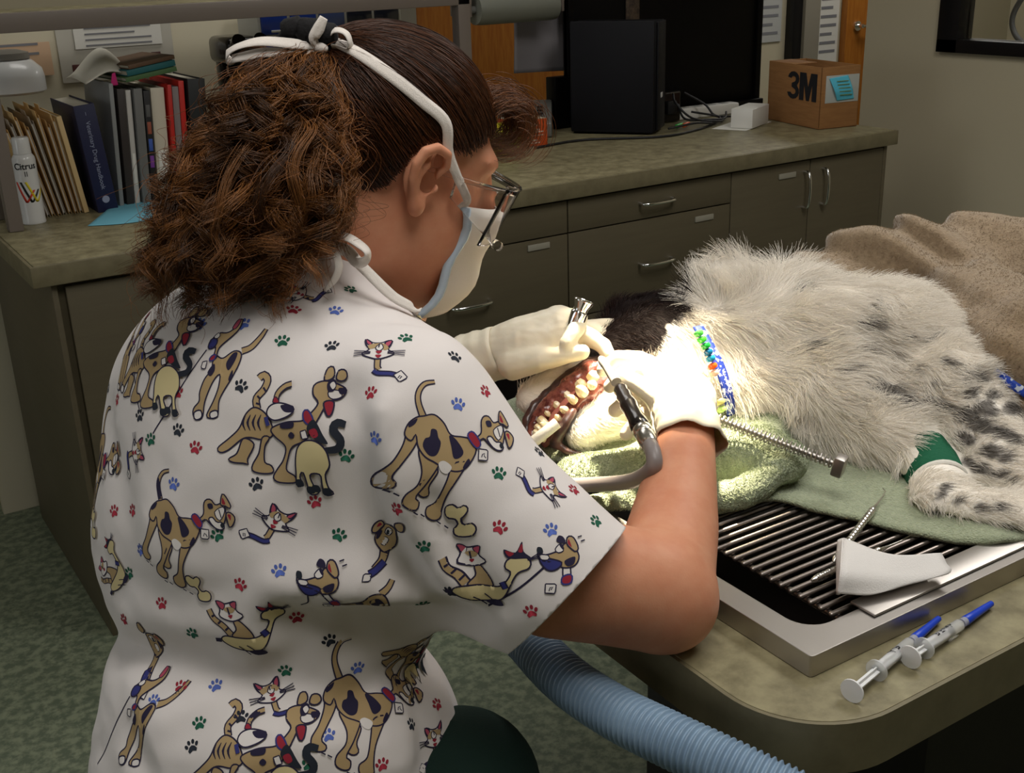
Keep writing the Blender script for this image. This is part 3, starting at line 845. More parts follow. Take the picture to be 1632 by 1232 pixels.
def ribbon(name, pts, nrm, w, m, parent, n=40, thick=0.0008, twist=None):
    """flat band through pts facing along nrm (one normal each)"""
    C = spline(pts, n); N = spline(nrm, n); N /= np.linalg.norm(N, axis=1)[:, None]
    T = np.gradient(C, axis=0); T /= np.linalg.norm(T, axis=1)[:, None]
    B = np.cross(T, N); B /= np.linalg.norm(B, axis=1)[:, None]
    W = np.broadcast_to(np.asarray(w, float), (n,)) if np.ndim(w) == 0 else np.interp(np.linspace(0, 1, n), np.linspace(0, 1, len(w)), w)
    P = np.stack([C-B*W[:, None]/2, C-B*W[:, None]*0.17+N*0.0004, C+B*W[:, None]*0.17+N*0.0004, C+B*W[:, None]/2], 1)
    return grid_obj(name, P, m, parent, thick)
m_tie = mat('woven_tie', srgb(222, 214, 206), 0.8, bump=0.5, bump_scale=900, bump_dist=0.0008)
def skn(l, lift): 
    p = on_skull(np.array(l, float), np.array(lift)); n = (p-SK_C)/(SK_R**2); n /= np.linalg.norm(n)
    return HO+(p@HR)*HS, n@HR
# upper tie: mask corner, past the ear, over the hair to the bow
pts = []; nr = []
cor = P[0, 0]
for p_, n_ in [((0.072, -0.056, -0.028), 0.0), ]:
    pts.append(cor); nr.append(unitv(-hl+hf*0.4))
for l in [(0.056, -0.071, -0.014), (0.034, -0.079, 0.008), (0.018, -0.083, 0.027)]:
    pts.append(hd(*l)); nr.append(unitv(-hl+hf*0.15))
for l, lift in [((0.002, -0.07, 0.048), 0.014), ((-0.020, -0.066, 0.058), 0.013), ((-0.045, -0.056, 0.068), 0.0135), ((-0.072, -0.038, 0.078), 0.015), ((-0.100, -0.014, 0.086), 0.019)]:
    a_, b_ = skn(l, lift); pts.append(a_); nr.append(b_)
bow = pts[-1]+RGT*0.0-FWD*0.006
pts.append(bow); nr.append(-FWD)
ribbon('mask_tie', pts, nr, [0.0075, 0.008, 0.009, 0.0105, 0.011, 0.011, 0.010, 0.007], m_tie, mask, 60)
def pxb(x, y, d): # around the bow
    t = float((bow-CAM_POS)@FWD); return at(x, y, t+d)
tn = lambda *a: unitv(np.array(a[0])*RGT+np.array(a[1])*UPV-np.array(a[2])*FWD)
ribbon('bow_loop', [pxb(512, 76, 0), pxb(470, 70, -0.012), pxb(415, 66, -0.016), pxb(375, 76, -0.012), pxb(362, 92, -0.002), pxb(395, 92, 0.008), pxb(450, 84, 0.006), pxb(508, 80, 0.0)],
       [tn(0, .3, 1), tn(0, .5, 1), tn(-.1, .7, .8), tn(-.6, .6, .5), tn(-1, -.1, .3), tn(-.2, -.8, .3), tn(0, -.8, .5), tn(0, -.3, 1)], [0.007, 0.011, 0.013, 0.014, 0.013, 0.012, 0.010, 0.007], m_tie, mask, 50)
ribbon('bow_loop', [pxb(512, 76, 0), pxb(530, 50, -0.010), pxb(550, 52, -0.014), pxb(558, 68, -0.012), pxb(552, 78, -0.006), pxb(528, 76, 0.0), pxb(510, 76, 0.002)],
       [tn(-.3, .3, 1), tn(-.3, .6, .8), tn(.3, .8, .6), tn(1, .2, .4), tn(.5, -.8, .4), tn(0, -.8, .5), tn(0, -.3, 1)], [0.006, 0.008, 0.009, 0.010, 0.010, 0.009, 0.006], m_tie, mask, 44)
ribbon('tie_end', [pxb(510, 76, -0.004), pxb(500, 62, -0.014), pxb(508, 45, -0.016), pxb(516, 28, -0.016)], [tn(0, 0, 1), tn(.4, .2, 1), tn(.6, 0, 1), tn(.5, 0, 1)], [0.007, 0.009, 0.010, 0.007], m_tie, mask, 20)
ribbon('tie_end', [pxb(510, 78, -0.003), pxb(470, 84, -0.012), pxb(420, 84, -0.014), pxb(370, 94, -0.012)], [tn(0, .4, 1), tn(0, .5, 1), tn(0, .4, 1), tn(-.2, .3, 1)], [0.007, 0.009, 0.010, 0.008], m_tie, mask, 20)
bm = bmesh.new(); bmesh.ops.create_uvsphere(bm, u_segments=14, v_segments=10, radius=1.0)
kn = from_bm('tie_knot', bm, m_tie, mask, True); kn.matrix_local = Matrix.Translation(Vector(pxb(511, 77, -0.006))) @ basis((0, 0, 0), RGT, UPV) @ Matrix.Diagonal((0.0065, 0.005, 0.005, 1))
# lower tie: chin corner, along the jaw to a bow at the nape
lc = P[0, nv-1]
def nk(x, y, t): return at(x+6, y+4, t-0.018)
ribbon('mask_tie', [lc, nk(660, 492, 1.035), nk(620, 468, 1.012), nk(575, 425, 1.004), nk(545, 396, 1.006), nk(505, 378, 1.0)], [tn(0.2, 0, 1), tn(-.2, .3, 1), tn(-.3, .6, .8), tn(-.2, .7, .7), tn(-.2, .5, 1), tn(-.3, .4, 1)], [0.007, 0.009, 0.010, 0.010, 0.010, 0.009], m_tie, mask, 40)
ribbon('bow_loop', [nk(505, 380, 0.990), nk(540, 372, 0.982), nk(570, 388, 0.978), nk(580, 402, 0.978), nk(565, 414, 0.984), nk(545, 395, 0.99), nk(505, 386, 0.994)], [tn(0, .5, 1), tn(0, .8, .6), tn(.3, .8, .5), tn(.9, .2, .4), tn(.2, -.6, .8), tn(0, -.4, 1), tn(0, 0, 1)], [0.008, 0.011, 0.012, 0.012, 0.012, 0.011, 0.008], m_tie, mask, 44)
ribbon('tie_end', [nk(500, 382, 0.986), nk(522, 392, 0.982), nk(534, 418, 0.980), nk(528, 440, 0.982), nk(512, 458, 0.985)], [tn(0, .2, 1), tn(.5, .3, 1), tn(.8, 0, .8), tn(.6, 0, 1), tn(.2, .2, 1)], [0.007, 0.008, 0.008, 0.006, 0.003], m_tie, mask, 30)
ribbon('tie_end', [nk(498, 378, 0.988), nk(480, 375, 0.980), nk(462, 385, 0.976), nk(455, 402, 0.975), nk(450, 416, 0.976)], [tn(0, .4, 1), tn(-.2, .6, .8), tn(-.6, .3, .8), tn(-.7, 0, .8), tn(-.5, 0, 1)], [0.008, 0.010, 0.011, 0.011, 0.010], m_tie, mask, 30)
# ---------------------------------------------------------------- safety glasses
m_clear = mat('clear_plastic', (0.97, 0.95, 0.94), 0.06, trans=1.0, ior=1.16)
gl = empty('safety_glasses', (0, 0, 0)); gl.parent = person; gl['label'] = 'clear plastic safety glasses'
nu, nv = 29, 9
P = np.zeros((nu, nv, 3))
for i in range(nu):
    a = -1+2*i/(nu-1)
    for j in range(nv):
        b = j/(nv-1)
        xx = 0.124-0.030*abs(a)**2.6-0.012*b; yy = 0.070*math.sin(a*1.35)/math.sin(1.35)
        zz = 0.006-0.062*b+0.012*b*(1-abs(a))
        P[i, j] = hd(xx, yy, zz)
grid_obj('lens', P, m_clear, gl, 0.0022)
for s in (-1, 1):
    Q = np.zeros((9, 5, 3))
    for i in range(9):
        for j in range(5):
            a = i/8; b = j/4
            Q[i, j] = hd(0.098-0.062*a, s*(0.0705+0.006*a), 0.006-0.004*a-(0.058-0.040*a)*b)
    grid_obj('side_shield', Q, m_clear, gl, 0.0018)
    tube('temple_arm', [hd(0.100, s*0.073, 0.004), hd(0.055, s*0.0775, 0.004), hd(0.012, s*0.080, 0.006), hd(-0.018, s*0.080, 0.004), hd(-0.040, s*0.076, -0.006)], 0.0022, m_clear, gl, k=8, n=24)
    Q2 = [hd(0.110, s*0.066, -0.062), hd(0.104, s*0.074, -0.050), hd(0.098, s*0.076, -0.044)]
    lathe('hinge_stud', [(0, 0), (0.005, 0), (0.005, 0.006), (0, 0.007)], m_clear, gl, 12, axis=(hd(0.100, s*0.072, -0.050), -hl*-s))
brow = tube('brow_bar', [hd(0.124-0.030*abs(a)**2.6, 0.070*math.sin(a*1.35)/math.sin(1.35), 0.007) for a in np.linspace(-1, 1, 30)], 0.0022, m_clear, gl, k=8)

# ---------------------------------------------------------------- gloved hands
def A(l): return [at(*q) for q in l]
def fin(px, rs): return (chain(A(px), rs), 0.006)
def build_hand(parts, cuff, lo_, hi_, name, label, h=0.0022):
    V, F = surface(union(parts), lo_, hi_, h)
    V = relax(V, F, 1)
    # latex wrinkles
    me = mesh_vf(name, V, F)
    n_ = np.zeros(len(V)*3, np.float32); me.vertex_normals.foreach_get('vector', n_); n_ = n_.reshape(-1, 3)
    V = V+n_*(0.0007*fbm(V, 90, 2, 3.0))[:, None]
    me.vertices.foreach_set('co', V.astype(np.float32).ravel()); me.update()
    o = link(name, me, m_glove, person, True); o['label'] = label
    return o
# right hand holds the handpiece
kr = (1048, 598, 1.300)
R1 = [
    (chain(A([(1092, 668, 1.235), (1082, 640, 1.262), (1062, 612, 1.290)]), [0.032, 0.034, 0.026]), 0),
    (chain(A([(1100, 640, 1.262), (1070, 600, 1.300)]), [0.026, 0.022]), 0.02),
    fin([(1060, 596, 1.305), (1018, 574, 1.318), (985, 572, 1.324), (962, 590, 1.326)], [0.0125, 0.0108, 0.0098, 0.0080]),
    fin([(1062, 602, 1.300), (1022, 590, 1.300), (992, 598, 1.304), (972, 616, 1.312)], [0.0125, 0.0108, 0.0098, 0.0080]),
    fin([(1062, 618, 1.296), (1030, 622, 1.298), (1000, 640, 1.304), (980, 654, 1.308)], [0.0125, 0.0105, 0.0095, 0.0080]),
    fin([(1066, 634, 1.288), (1038, 650, 1.290), (1012, 676, 1.292), (998, 692, 1.294)], [0.0115, 0.0098, 0.0088, 0.0075]),
    fin([(1078, 650, 1.250), (1046, 634, 1.255), (1016, 612, 1.268), (990, 598, 1.280)], [0.0150, 0.0118, 0.0105, 0.0088]),
]
build_hand(R1, None, at(1040, 640, 1.28)-0.12, at(1040, 640, 1.28)+0.12, 'glove', 'cream latex glove gripping the handpiece')
# glove cuff, loose around the wrist
def cuff(name, a, b, r0, r1, seed, parent=person):
    r = np.random.default_rng(seed); K = 14; n = 40
    a = np.asarray(a); b = np.asarray(b); d = unitv(b-a)
    u1 = unitv(np.cross(d, [0.3, 0.2, 1])); u2 = np.cross(d, u1); th = np.linspace(0, 2*np.pi, n, endpoint=False)
    P = np.zeros((K, n+1, 3)); ph = r.uniform(0, 6, 4)
    for i in range(K):
        s = i/(K-1); rad = r0+(r1-r0)*s+0.0022*np.sin(3*th+ph[0]+s*3)*s+0.0014*np.sin(7*th+ph[1]-s*4)*(0.3+s)+0.0008*math.sin(s*22)
        q = a+(b-a)*s+rad[:, None]*(np.cos(th)[:, None]*u1+np.sin(th)[:, None]*u2)+d*(0.004*np.sin(2*th+ph[2])*s)[:, None]
        P[i, :n] = q; P[i, n] = q[0]
    return grid_obj(name, P, m_glove, parent, 0.0008)
c1 = cuff('glove_cuff', at(1084, 640, 1.258), at(1099, 712, 1.205), 0.031, 0.0375, 2)
# left hand steadies the muzzle and holds the metal instrument
L1 = [
    (chain(A([(748, 575, 1.46), (790, 562, 1.445), (850, 545, 1.430), (892, 520, 1.425)]), [0.030, 0.031, 0.034, 0.026]), 0),
    (chain(A([(835, 555, 1.43), (895, 540, 1.42)]), [0.030, 0.022]), 0.02),
    fin([(890, 512, 1.420), (922, 506, 1.405), (918, 524, 1.385), (904, 546, 1.378)], [0.0135, 0.0112, 0.0105, 0.0090]),
    fin([(900, 526, 1.420), (938, 536, 1.412), (962, 552, 1.404), (970, 566, 1.398)], [0.0130, 0.0112, 0.0100, 0.0085]),
    fin([(898, 512, 1.440), (936, 522, 1.452), (960, 519, 1.456), (980, 516, 1.458)], [0.0130, 0.0100, 0.0090, 0.0078]),
    fin([(905, 520, 1.445), (940, 530, 1.448), (962, 535, 1.448)], [0.0120, 0.0095, 0.0085]),
    fin([(818, 580, 1.410), (862, 574, 1.392), (898, 566, 1.384), (928, 561, 1.380)], [0.0200, 0.0140, 0.0112, 0.0092]),
]
build_hand(L1, None, at(860, 545, 1.42)-0.14, at(860, 545, 1.42)+0.14, 'glove', 'cream latex glove holding the metal tool')
cuff('glove_cuff', at(800, 560, 1.44), at(722, 588, 1.468), 0.0325, 0.036, 4)

# ================================================================ THE DOG AND WHAT LIES ROUND IT
def attr_mat(name, rough=0.6, spec=0.3, bump=0.0, bump_scale=100, coat=0.0):
    m = fur_mat(name, 'col', rough, spec); nt = m.node_tree; b = nt.nodes['Principled BSDF']; b.inputs['Coat Weight'].default_value = coat
    if bump:
        n = nt.nodes.new('ShaderNodeTexNoise'); n.inputs['Scale'].default_value = bump_scale
        bp = nt.nodes.new('ShaderNodeBump'); bp.inputs['Strength'].default_value = bump; bp.inputs['Distance'].default_value = 0.003
        nt.links.new(n.outputs['Fac'], bp.inputs['Height']); nt.links.new(bp.outputs['Normal'], b.inputs['Normal'])
    return m
def set_col(me, c):
    a = me.color_attributes.new('col', 'FLOAT_COLOR', 'POINT'); cc = np.ones((len(c), 4), np.float32); cc[:, :3] = c
    a.data.foreach_set('color', cc.ravel())
def vnorm(me):
    n = np.zeros(len(me.vertices)*3, np.float32); me.vertex_normals.foreach_get('vector', n); return n.reshape(-1, 3).astype(float)
def project(P):
    d = np.asarray(P)-CAM_POS; t = d@FWD
    return np.stack([816+FPX*(d@RGT)/t, 616-FPX*(d@UPV)/t, t], -1)
NK_ = A([(1120, 585, 1.475)])[0]
dog_parts = [
    (chain(A([(1105, 585, 1.470), (1180, 575, 1.475), (1290, 570, 1.475), (1420, 575, 1.470), (1545, 610, 1.445), (1760, 690, 1.44)]), [0.056, 0.070, 0.088, 0.098, 0.080, 0.06]), 0),
    (chain(A([(1150, 480, 1.52), (1250, 500, 1.52)]), [0.045, 0.06]), 0.05),
    (ell(at(1050, 560, 1.470), (0.060, 0.050, 0.056), np.array([RGT, FWD, UPV])), 0.05),
    (chain(A([(1020, 545, 1.475), (930, 590, 1.455), (850, 636, 1.430)]), [0.044, 0.033, 0.022]), 0.03),
    (chain(A([(1040, 610, 1.430), (985, 660, 1.390), (925, 690, 1.372)]), [0.038, 0.030, 0.019]), 0.02),
    (chain(A([(1180, 640, 1.42), (1330, 650, 1.40), (1420, 700, 1.36)]), [0.05, 0.07, 0.05]), 0.04),
    (chain(A([(1400, 690, 1.365), (1465, 732, 1.310), (1497, 765, 1.272), (1496, 800, 1.240)]), [0.042, 0.031, 0.029, 0.029]), 0.02),
    (chain(A([(1496, 805, 1.235), (1560, 826, 1.212), (1680, 850, 1.19)]), [0.030, 0.030, 0.032]), 0.015),
    (chain(A([(1515, 628, 1.37), (1572, 712, 1.315), (1636, 785, 1.26), (1720, 835, 1.24)]), [0.060, 0.050, 0.042, 0.038]), 0.03),
]
_dog_u = union(dog_parts)
def dog_f(p): return np.maximum(_dog_u(p), 0.933-p[:, 2])
V, F = surface(dog_f, np.array([0.60, 0.45, 0.84]), np.array([1.52, 1.42, 1.22]), 0.006)
V = relax(V, F, 2)
me = mesh_vf('dog', V, F)
N_ = vnorm(me)
cW = np.array(srgb(250, 243, 232)); cB = np.array(srgb(26, 12, 10)); cG = np.array(srgb(70, 64, 60))
SPOTS = [(1270, 464, 7), (1388, 488, 6), (1378, 515, 9), (1440, 538, 6), (1475, 545, 5), (1370, 555, 7), (1268, 557, 8), (1505, 576, 6), (1540, 598, 7), (1560, 605, 6), (1530, 612, 6), (1545, 628, 9), (1395, 612, 12), (1412, 622, 12), (1440, 640, 10), (1480, 638, 9), (1400, 475, 4), (1340, 590, 5), (1420, 560, 5), (1500, 650, 9), (1540, 660, 12), (1570, 650, 13), (1560, 680, 14), (1590, 690, 10), (1540, 700, 12), (1575, 720, 12), (1610, 700, 9), (1600, 730, 8), (1560, 745, 10), (1590, 755, 8), (1540, 735, 8), (1500, 790, 7), (1525, 800, 7), (1490, 815, 5), (1560, 810, 8), (1590, 808, 8), (1530, 840, 5), (1600, 840, 6), (1505, 778, 6), (1610, 770, 7), (1460, 590, 4), (1490, 610, 5), (1580, 630, 8), (1610, 650, 10)]
def dog_col(P, jitter=0.0):
    px = project(P); n = len(P)
    wob = fbm(P, 60, 2, 2.0)*6
    dark = np.zeros(n)
    # chocolate patch over the crown, ear and upper muzzle
    x, y = px[:, 0], px[:, 1]
    lim = np.interp(y, [440, 470, 520, 560, 580, 600], [1080, 1112, 1068, 1050, 1040, 1010])
    m1 = (x < lim+wob) & (y < np.interp(x, [800, 870, 930, 1000, 1060, 1110], [560, 588, 572, 575, 572, 545])+wob) & (x > 880)
    dark[m1] = 1
    c = cW[None]*(1-dark[:, None])+cB[None]*dark[:, None]
    g = np.zeros(n)
    for sx, sy, sr in SPOTS:
        d = np.hypot((x-sx)/1.35, y-sy)+wob*0.5
        g = np.maximum(g, np.clip((sr-d)/3+0.6, 0, 1))
    c = c*(1-0.85*g[:, None])+cG[None]*0.85*g[:, None]
    # pigmented lip line on the lower jaw
    lip = (np.hypot(x-905, y-672) < 18) | (np.hypot(x-893, y-655) < 10)
    c[lip] = c[lip]*0.35
    return c
set_col(me, dog_col(V))
m_dog = attr_mat('dog_skin', 0.8)
dog = link('dog', me, m_dog, None, True)
tag(dog, 'white speckled long haired dog lying under a blanket with its mouth held open', 'dog')
m_fur = fur_mat('dog_fur', rough=0.6, spec=0.2)
def grow(V, F, N, n, length, flow, curl, keep=None, seed=1, K=7, lift=0.45, tuft=0):
    """strands on a mesh: n roots weighted by area, each bending from the normal into the flow"""
    r = np.random.default_rng(seed)
    tri = np.vstack([F[:, [0, 1, 2]], F[:, [0, 2, 3]]]) if F.shape[1] == 4 else F
    a, b, c = V[tri[:, 0]], V[tri[:, 1]], V[tri[:, 2]]
    ar = np.linalg.norm(np.cross(b-a, c-a), axis=1)
    t = r.choice(len(tri), n, p=ar/ar.sum()); u = r.random((n, 2)); sw = u.sum(1) > 1; u[sw] = 1-u[sw]
    P = a[t]+(b-a)[t]*u[:, :1]+(c-a)[t]*u[:, 1:]
    nn = N[tri[t, 0]]
    if keep is not None:
        k = keep(P, nn); P, nn = P[k], nn[k]
    n = len(P)
    L = length(P)*r.uniform(0.6, 1.15, n)
    fl = flow(P); fl = fl-nn*(fl*nn).sum(1)[:, None]; fl /= np.linalg.norm(fl, axis=1)[:, None]+1e-9
    # clumps share a deviation
    dev = np.stack([fbm(P, 28, 2, s) for s in (1.0, 2.0, 3.0)], 1)*0.5+r.normal(0, 0.10, (n, 3))
    d0 = nn*lift+fl*(1-lift)+dev*curl; d0 /= np.linalg.norm(d0, axis=1)[:, None]
    d1 = fl+nn*0.05+dev*curl*1.6+np.array([0, 0, -0.15]); d1 /= np.linalg.norm(d1, axis=1)[:, None]
    s = np.linspace(0, 1, K)[None, :, None]
    S = P[:, None]+L[:, None, None]*(d0[:, None]*(s-0.5*s*s)+d1[:, None]*0.5*s*s)
    ph = r.uniform(0, 6, (n, 1, 1))
    S += (L[:, None, None]*0.05*curl)*np.sin(s*5+ph)*np.stack([np.cos(ph[:, 0]), np.sin(ph[:, 0]), np.sin(2*ph[:, 0])], -1)*s
    return P, S
TAILWARD = unitv(at(1600, 620, 1.45)-at(1150, 590, 1.47))
def flow(P):
    px = project(P); f = np.tile(TAILWARD*0.75-np.array([0, 0, 0.45]), (len(P), 1))
    x, y = px[:, 0], px[:, 1]
    ruff = np.clip((1250-x)/140, 0, 1)
    f = f*(1-ruff[:, None])+(-UPV*0.9+RGT*0.25)*ruff[:, None]
    up = np.clip((1330-x)/140, 0, 1)*np.clip((x-1060)/40, 0, 1)*np.clip((520-y)/60, 0, 1)
    f = f*(1-up[:, None])+(UPV*0.8-RGT*0.35)*up[:, None]
    hd_ = np.clip((1090-x)/50, 0, 1)
    f = f*(1-hd_[:, None])+(RGT*0.75-UPV*0.1)*hd_[:, None]
    leg = (px[:, 1] > 770) & (px[:, 0] > 1440)
    f[leg] = RGT*0.9-UPV*0.15
    return f
def flen(P):
    px = project(P); x, y = px[:, 0], px[:, 1]
    L = np.interp(x, [800, 980, 1060, 1120, 1260, 1400, 1600], [0.007, 0.010, 0.022, 0.048, 0.040, 0.032, 0.026])
    L = np.where((y > 740) & (x > 1440), 0.012, L); L = np.where((y > 600) & (x > 1520), 0.016, L)
    return L
def vis(P, nn): return ((P-CAM_POS)*nn).sum(1) < 0.35*np.linalg.norm(P-CAM_POS, axis=1)
def no_band(P, nn):
    px = project(P); k = vis(P, nn)
    band = chain(A([(1468, 722, 1.318), (1486, 748, 1.292), (1498, 776, 1.264)]), [0.034, 0.034, 0.0335])(P) < 0
    mouth = (px[:, 0] < 975) & (px[:, 1] > np.interp(px[:, 0], [820, 850, 900, 970], [650, 640, 605, 575])) & (px[:, 1] < np.interp(px[:, 0], [820, 880, 905, 975], [760, 705, 650, 600]))
    return k & ~band & ~mouth
R0, S = grow(V, F, N_, 110000, flen, flow, 1.0, no_band, 3)
cc = dog_col(R0)*np.random.default_rng(1).uniform(0.86, 1.08, (len(R0), 1))
o = hair('fur', S, m_fur, dog, 0.00021, 0.00007, np.clip(cc, 0, 1)); o['label'] = 'long white fur with grey speckles'
# mouth: gums, palate, tongue, teeth
m_gum = mat('wet_gum', srgb(150, 84, 72), 0.2, noise_scale=120, col2=srgb(84, 30, 26), spec=0.6, coat=0.6, bump=0.5, bump_scale=180)
m_lip = mat('dark_lip', srgb(52, 36, 34), 0.35, noise_scale=60, col2=srgb(96, 62, 54), coat=0.3)
m_tooth = mat('stained_tooth', srgb(224, 198, 142), 0.25, noise_scale=140, col2=srgb(238, 226, 196), coat=0.4)
up_arc = [(846, 704, 1.388), (851, 682, 1.392), (862, 660, 1.398), (884, 640, 1.402), (912, 614, 1.402), (942, 594, 1.402), (968, 583, 1.404)]
lo_arc = [(868, 704, 1.378), (880, 684, 1.378), (898, 662, 1.380), (918, 640, 1.384), (940, 622, 1.386), (962, 604, 1.390)]
def sdfobj(name, parts, c, rad, h, m, parent, rel_=2, disp=0.0, dscale=60):
    V, F = surface(union(parts), np.asarray(c)-rad, np.asarray(c)+rad, h); V = relax(V, F, rel_)
    me = mesh_vf(name, V, F)
    if disp:
        V = V+vnorm(me)*(disp*fbm(V, dscale, 2, 4.0))[:, None]; me.vertices.foreach_set('co', V.astype(np.float32).ravel()); me.update()
    return link(name, me, m, parent, True)
mc = at(905, 650, 1.40)
mouth = sdfobj('gums', [(chain(A(up_arc), [0.007, 0.008, 0.010, 0.012, 0.013, 0.013, 0.010]), 0), (chain(A([(x+2, y+2, t+0.006) for x, y, t in lo_arc]), [0.006, 0.008, 0.010, 0.011, 0.012, 0.012]), 0.004),
                      (chain(A([(880, 665, 1.41), (950, 600, 1.415)]), [0.016, 0.020]), 0.01)], mc, 0.11, 0.0022, m_gum, dog, 1, 0.0015, 110)
sdfobj('upper_lip', [(chain(A([(838, 690, 1.398), (840, 668, 1.404), (852, 646, 1.410), (878, 624, 1.412), (908, 600, 1.410), (940, 580, 1.408), (966, 572, 1.402)]), [0.006, 0.006, 0.006, 0.007, 0.008, 0.008, 0.007]), 0)], mc, 0.11, 0.0025, m_lip, dog, 1, 0.001, 120)
sdfobj('lower_lip', [(chain(A([(884, 706, 1.366), (892, 690, 1.362), (902, 672, 1.362), (914, 655, 1.366)]), [0.006, 0.0075, 0.007, 0.005]), 0), (chain(A([(884, 706, 1.366), (905, 720, 1.36), (930, 726, 1.358)]), [0.005, 0.0045, 0.004]), 0.004)], mc, 0.11, 0.0025, m_lip, dog, 1, 0.001, 120)
tng = sdfobj('tongue', [(chain(A([(945, 612, 1.398), (912, 640, 1.394), (888, 668, 1.390), (876, 690, 1.386)]), [0.010, 0.011, 0.010, 0.007]), 0)], mc, 0.11, 0.0025, mat('tongue_pink', srgb(196, 120, 106), 0.25, coat=0.5, bump=0.4, bump_scale=300), dog, 2)
def tooth(p, tip, w, h):
    p = np.asarray(p); d = unitv(tip)
    k = 8; prof = [(0.85, 0.0), (1.0, 0.25), (0.9, 0.55), (0.6, 0.82), (0.25, 0.97), (0.02, 1.0)]
    return lathe('tooth', [(w*a, h*b) for a, b in prof], m_tooth, dog, k, axis=(p, d))
r = np.random.default_rng(31); ua_ = spline(A(up_arc), 60); la_ = spline(A(lo_arc), 60)
dwn = unitv(0.65*RGT-0.6*UPV-0.35*FWD); upd = unitv(-0.6*RGT+0.45*UPV-0.45*FWD)
for i, (s, w, h) in enumerate([(0, .0032, .008), (4, .0032, .008), (8, .0034, .009), (12, .0036, .009), (17, .0050, .019), (23, .0034, .007), (29, .0046, .009), (35, .0052, .010), (42, .0070, .013), (48, .0078, .012), (54, .0062, .008)]):
    tooth(ua_[s]-FWD*0.008+dwn*0.001, unitv(dwn+r.normal(0, 0.12, 3)), w*1.15, h*1.35)
for i, (s, w, h) in enumerate([(1, .003, .007), (6, .0032, .007), (12, .0048, .017), (20, .0034, .007), (27, .0044, .009), (35, .0050, .010), (43, .0066, .012), (51, .0056, .008)]):
    tooth(la_[s]-FWD*0.009+upd*0.001, unitv(upd+r.normal(0, 0.12, 3)), w*1.15, h*1.35)
nose = sdfobj('nose', [(ell(at(803, 654, 1.43), (0.010, 0.013, 0.011), np.array([RGT, FWD, UPV])), 0)], at(803, 654, 1.43), 0.04, 0.0025, mat('dog_nose', srgb(64, 40, 36), 0.4, bump=0.5, bump_scale=400), dog)
ear = sdfobj('ear', [(chain(A([(1075, 510, 1.49), (1035, 500, 1.50), (995, 508, 1.49), (975, 530, 1.47)]), [0.020, 0.024, 0.022, 0.014]), 0)], at(1030, 510, 1.49), 0.12, 0.005, mat('ear_dark', srgb(30, 14, 12), 0.8), dog)
ev = np.zeros(len(ear.data.vertices)*3, np.float32); ear.data.vertices.foreach_get('co', ev); ev = ev.reshape(-1, 3).astype(float)
ef = np.array([p.vertices[:] for p in ear.data.polygons])
R0, S = grow(ev, ef, vnorm(ear.data), 5000, lambda P: np.full(len(P), 0.020), lambda P: np.tile(RGT*0.75+UPV*0.35, (len(P), 1)), 0.9, vis, 8)
hair('ear_fur', S, m_fur, ear, 0.00026, 0.00008, cB[None]*np.random.default_rng(4).uniform(0.5, 2.2, (len(R0), 1)))
# wisps where dark ear meets white ruff, chin fur and whiskers
r = np.random.default_rng(9); n = 26; K = 8
s0 = np.array([at(r.uniform(826, 858), r.uniform(612, 640), 1.415) for _ in range(n)]); u = np.linspace(0, 1, K)[None, :, None]
S = s0[:, None]+u*(np.array([UPV*r.uniform(0.012, 0.04)+RGT*r.uniform(-0.012, 0.02)-FWD*0.01 for _ in range(n)]))[:, None]
hair('whiskers', S, m_fur, dog, 0.00022, 0.00006, np.tile(cW, (n, 1)))
gr_ = tube('gauze_roll', A([(850, 704, 1.352), (868, 690, 1.350), (888, 674, 1.352)]), 0.0068, mat('white_tape', srgb(226, 222, 212), 0.7, bump=0.3, bump_scale=300), None, k=14, n=8)
tag(gr_, 'small white gauze roll wedged between the front teeth of the dog', 'gauze')
# bandage: green wrap with a rim of white tape
bc = [at(1472, 738, 1.303), at(1484, 752, 1.288), at(1496, 768, 1.270)]
m_vet = mat('green_cohesive_wrap', srgb(10, 92, 62), 0.85, bump=0.6, bump_scale=260)
V_, F_ = tube_vf(spline(A([(1468, 722, 1.318), (1486, 748, 1.292), (1497, 772, 1.268)]), 14), np.interp(np.linspace(0, 1, 14), [0, .1, .5, .9, 1], [0.031, 0.0335, 0.0325, 0.032, 0.031]), 28, False)
wr = pyd('bandage', V_, F_, m_vet, dog, autosmooth=60); wr['label'] = 'dark green leg bandage'
V_, F_ = tube_vf(spline(A([(1495, 770, 1.270), (1498, 776, 1.264)]), 6), [0.0305, 0.0325, 0.0328, 0.0328, 0.0325, 0.0305], 28, False)
pyd('white_tape', V_, F_, mat('white_tape', srgb(226, 222, 212), 0.7, bump=0.3, bump_scale=300), dog, autosmooth=60)
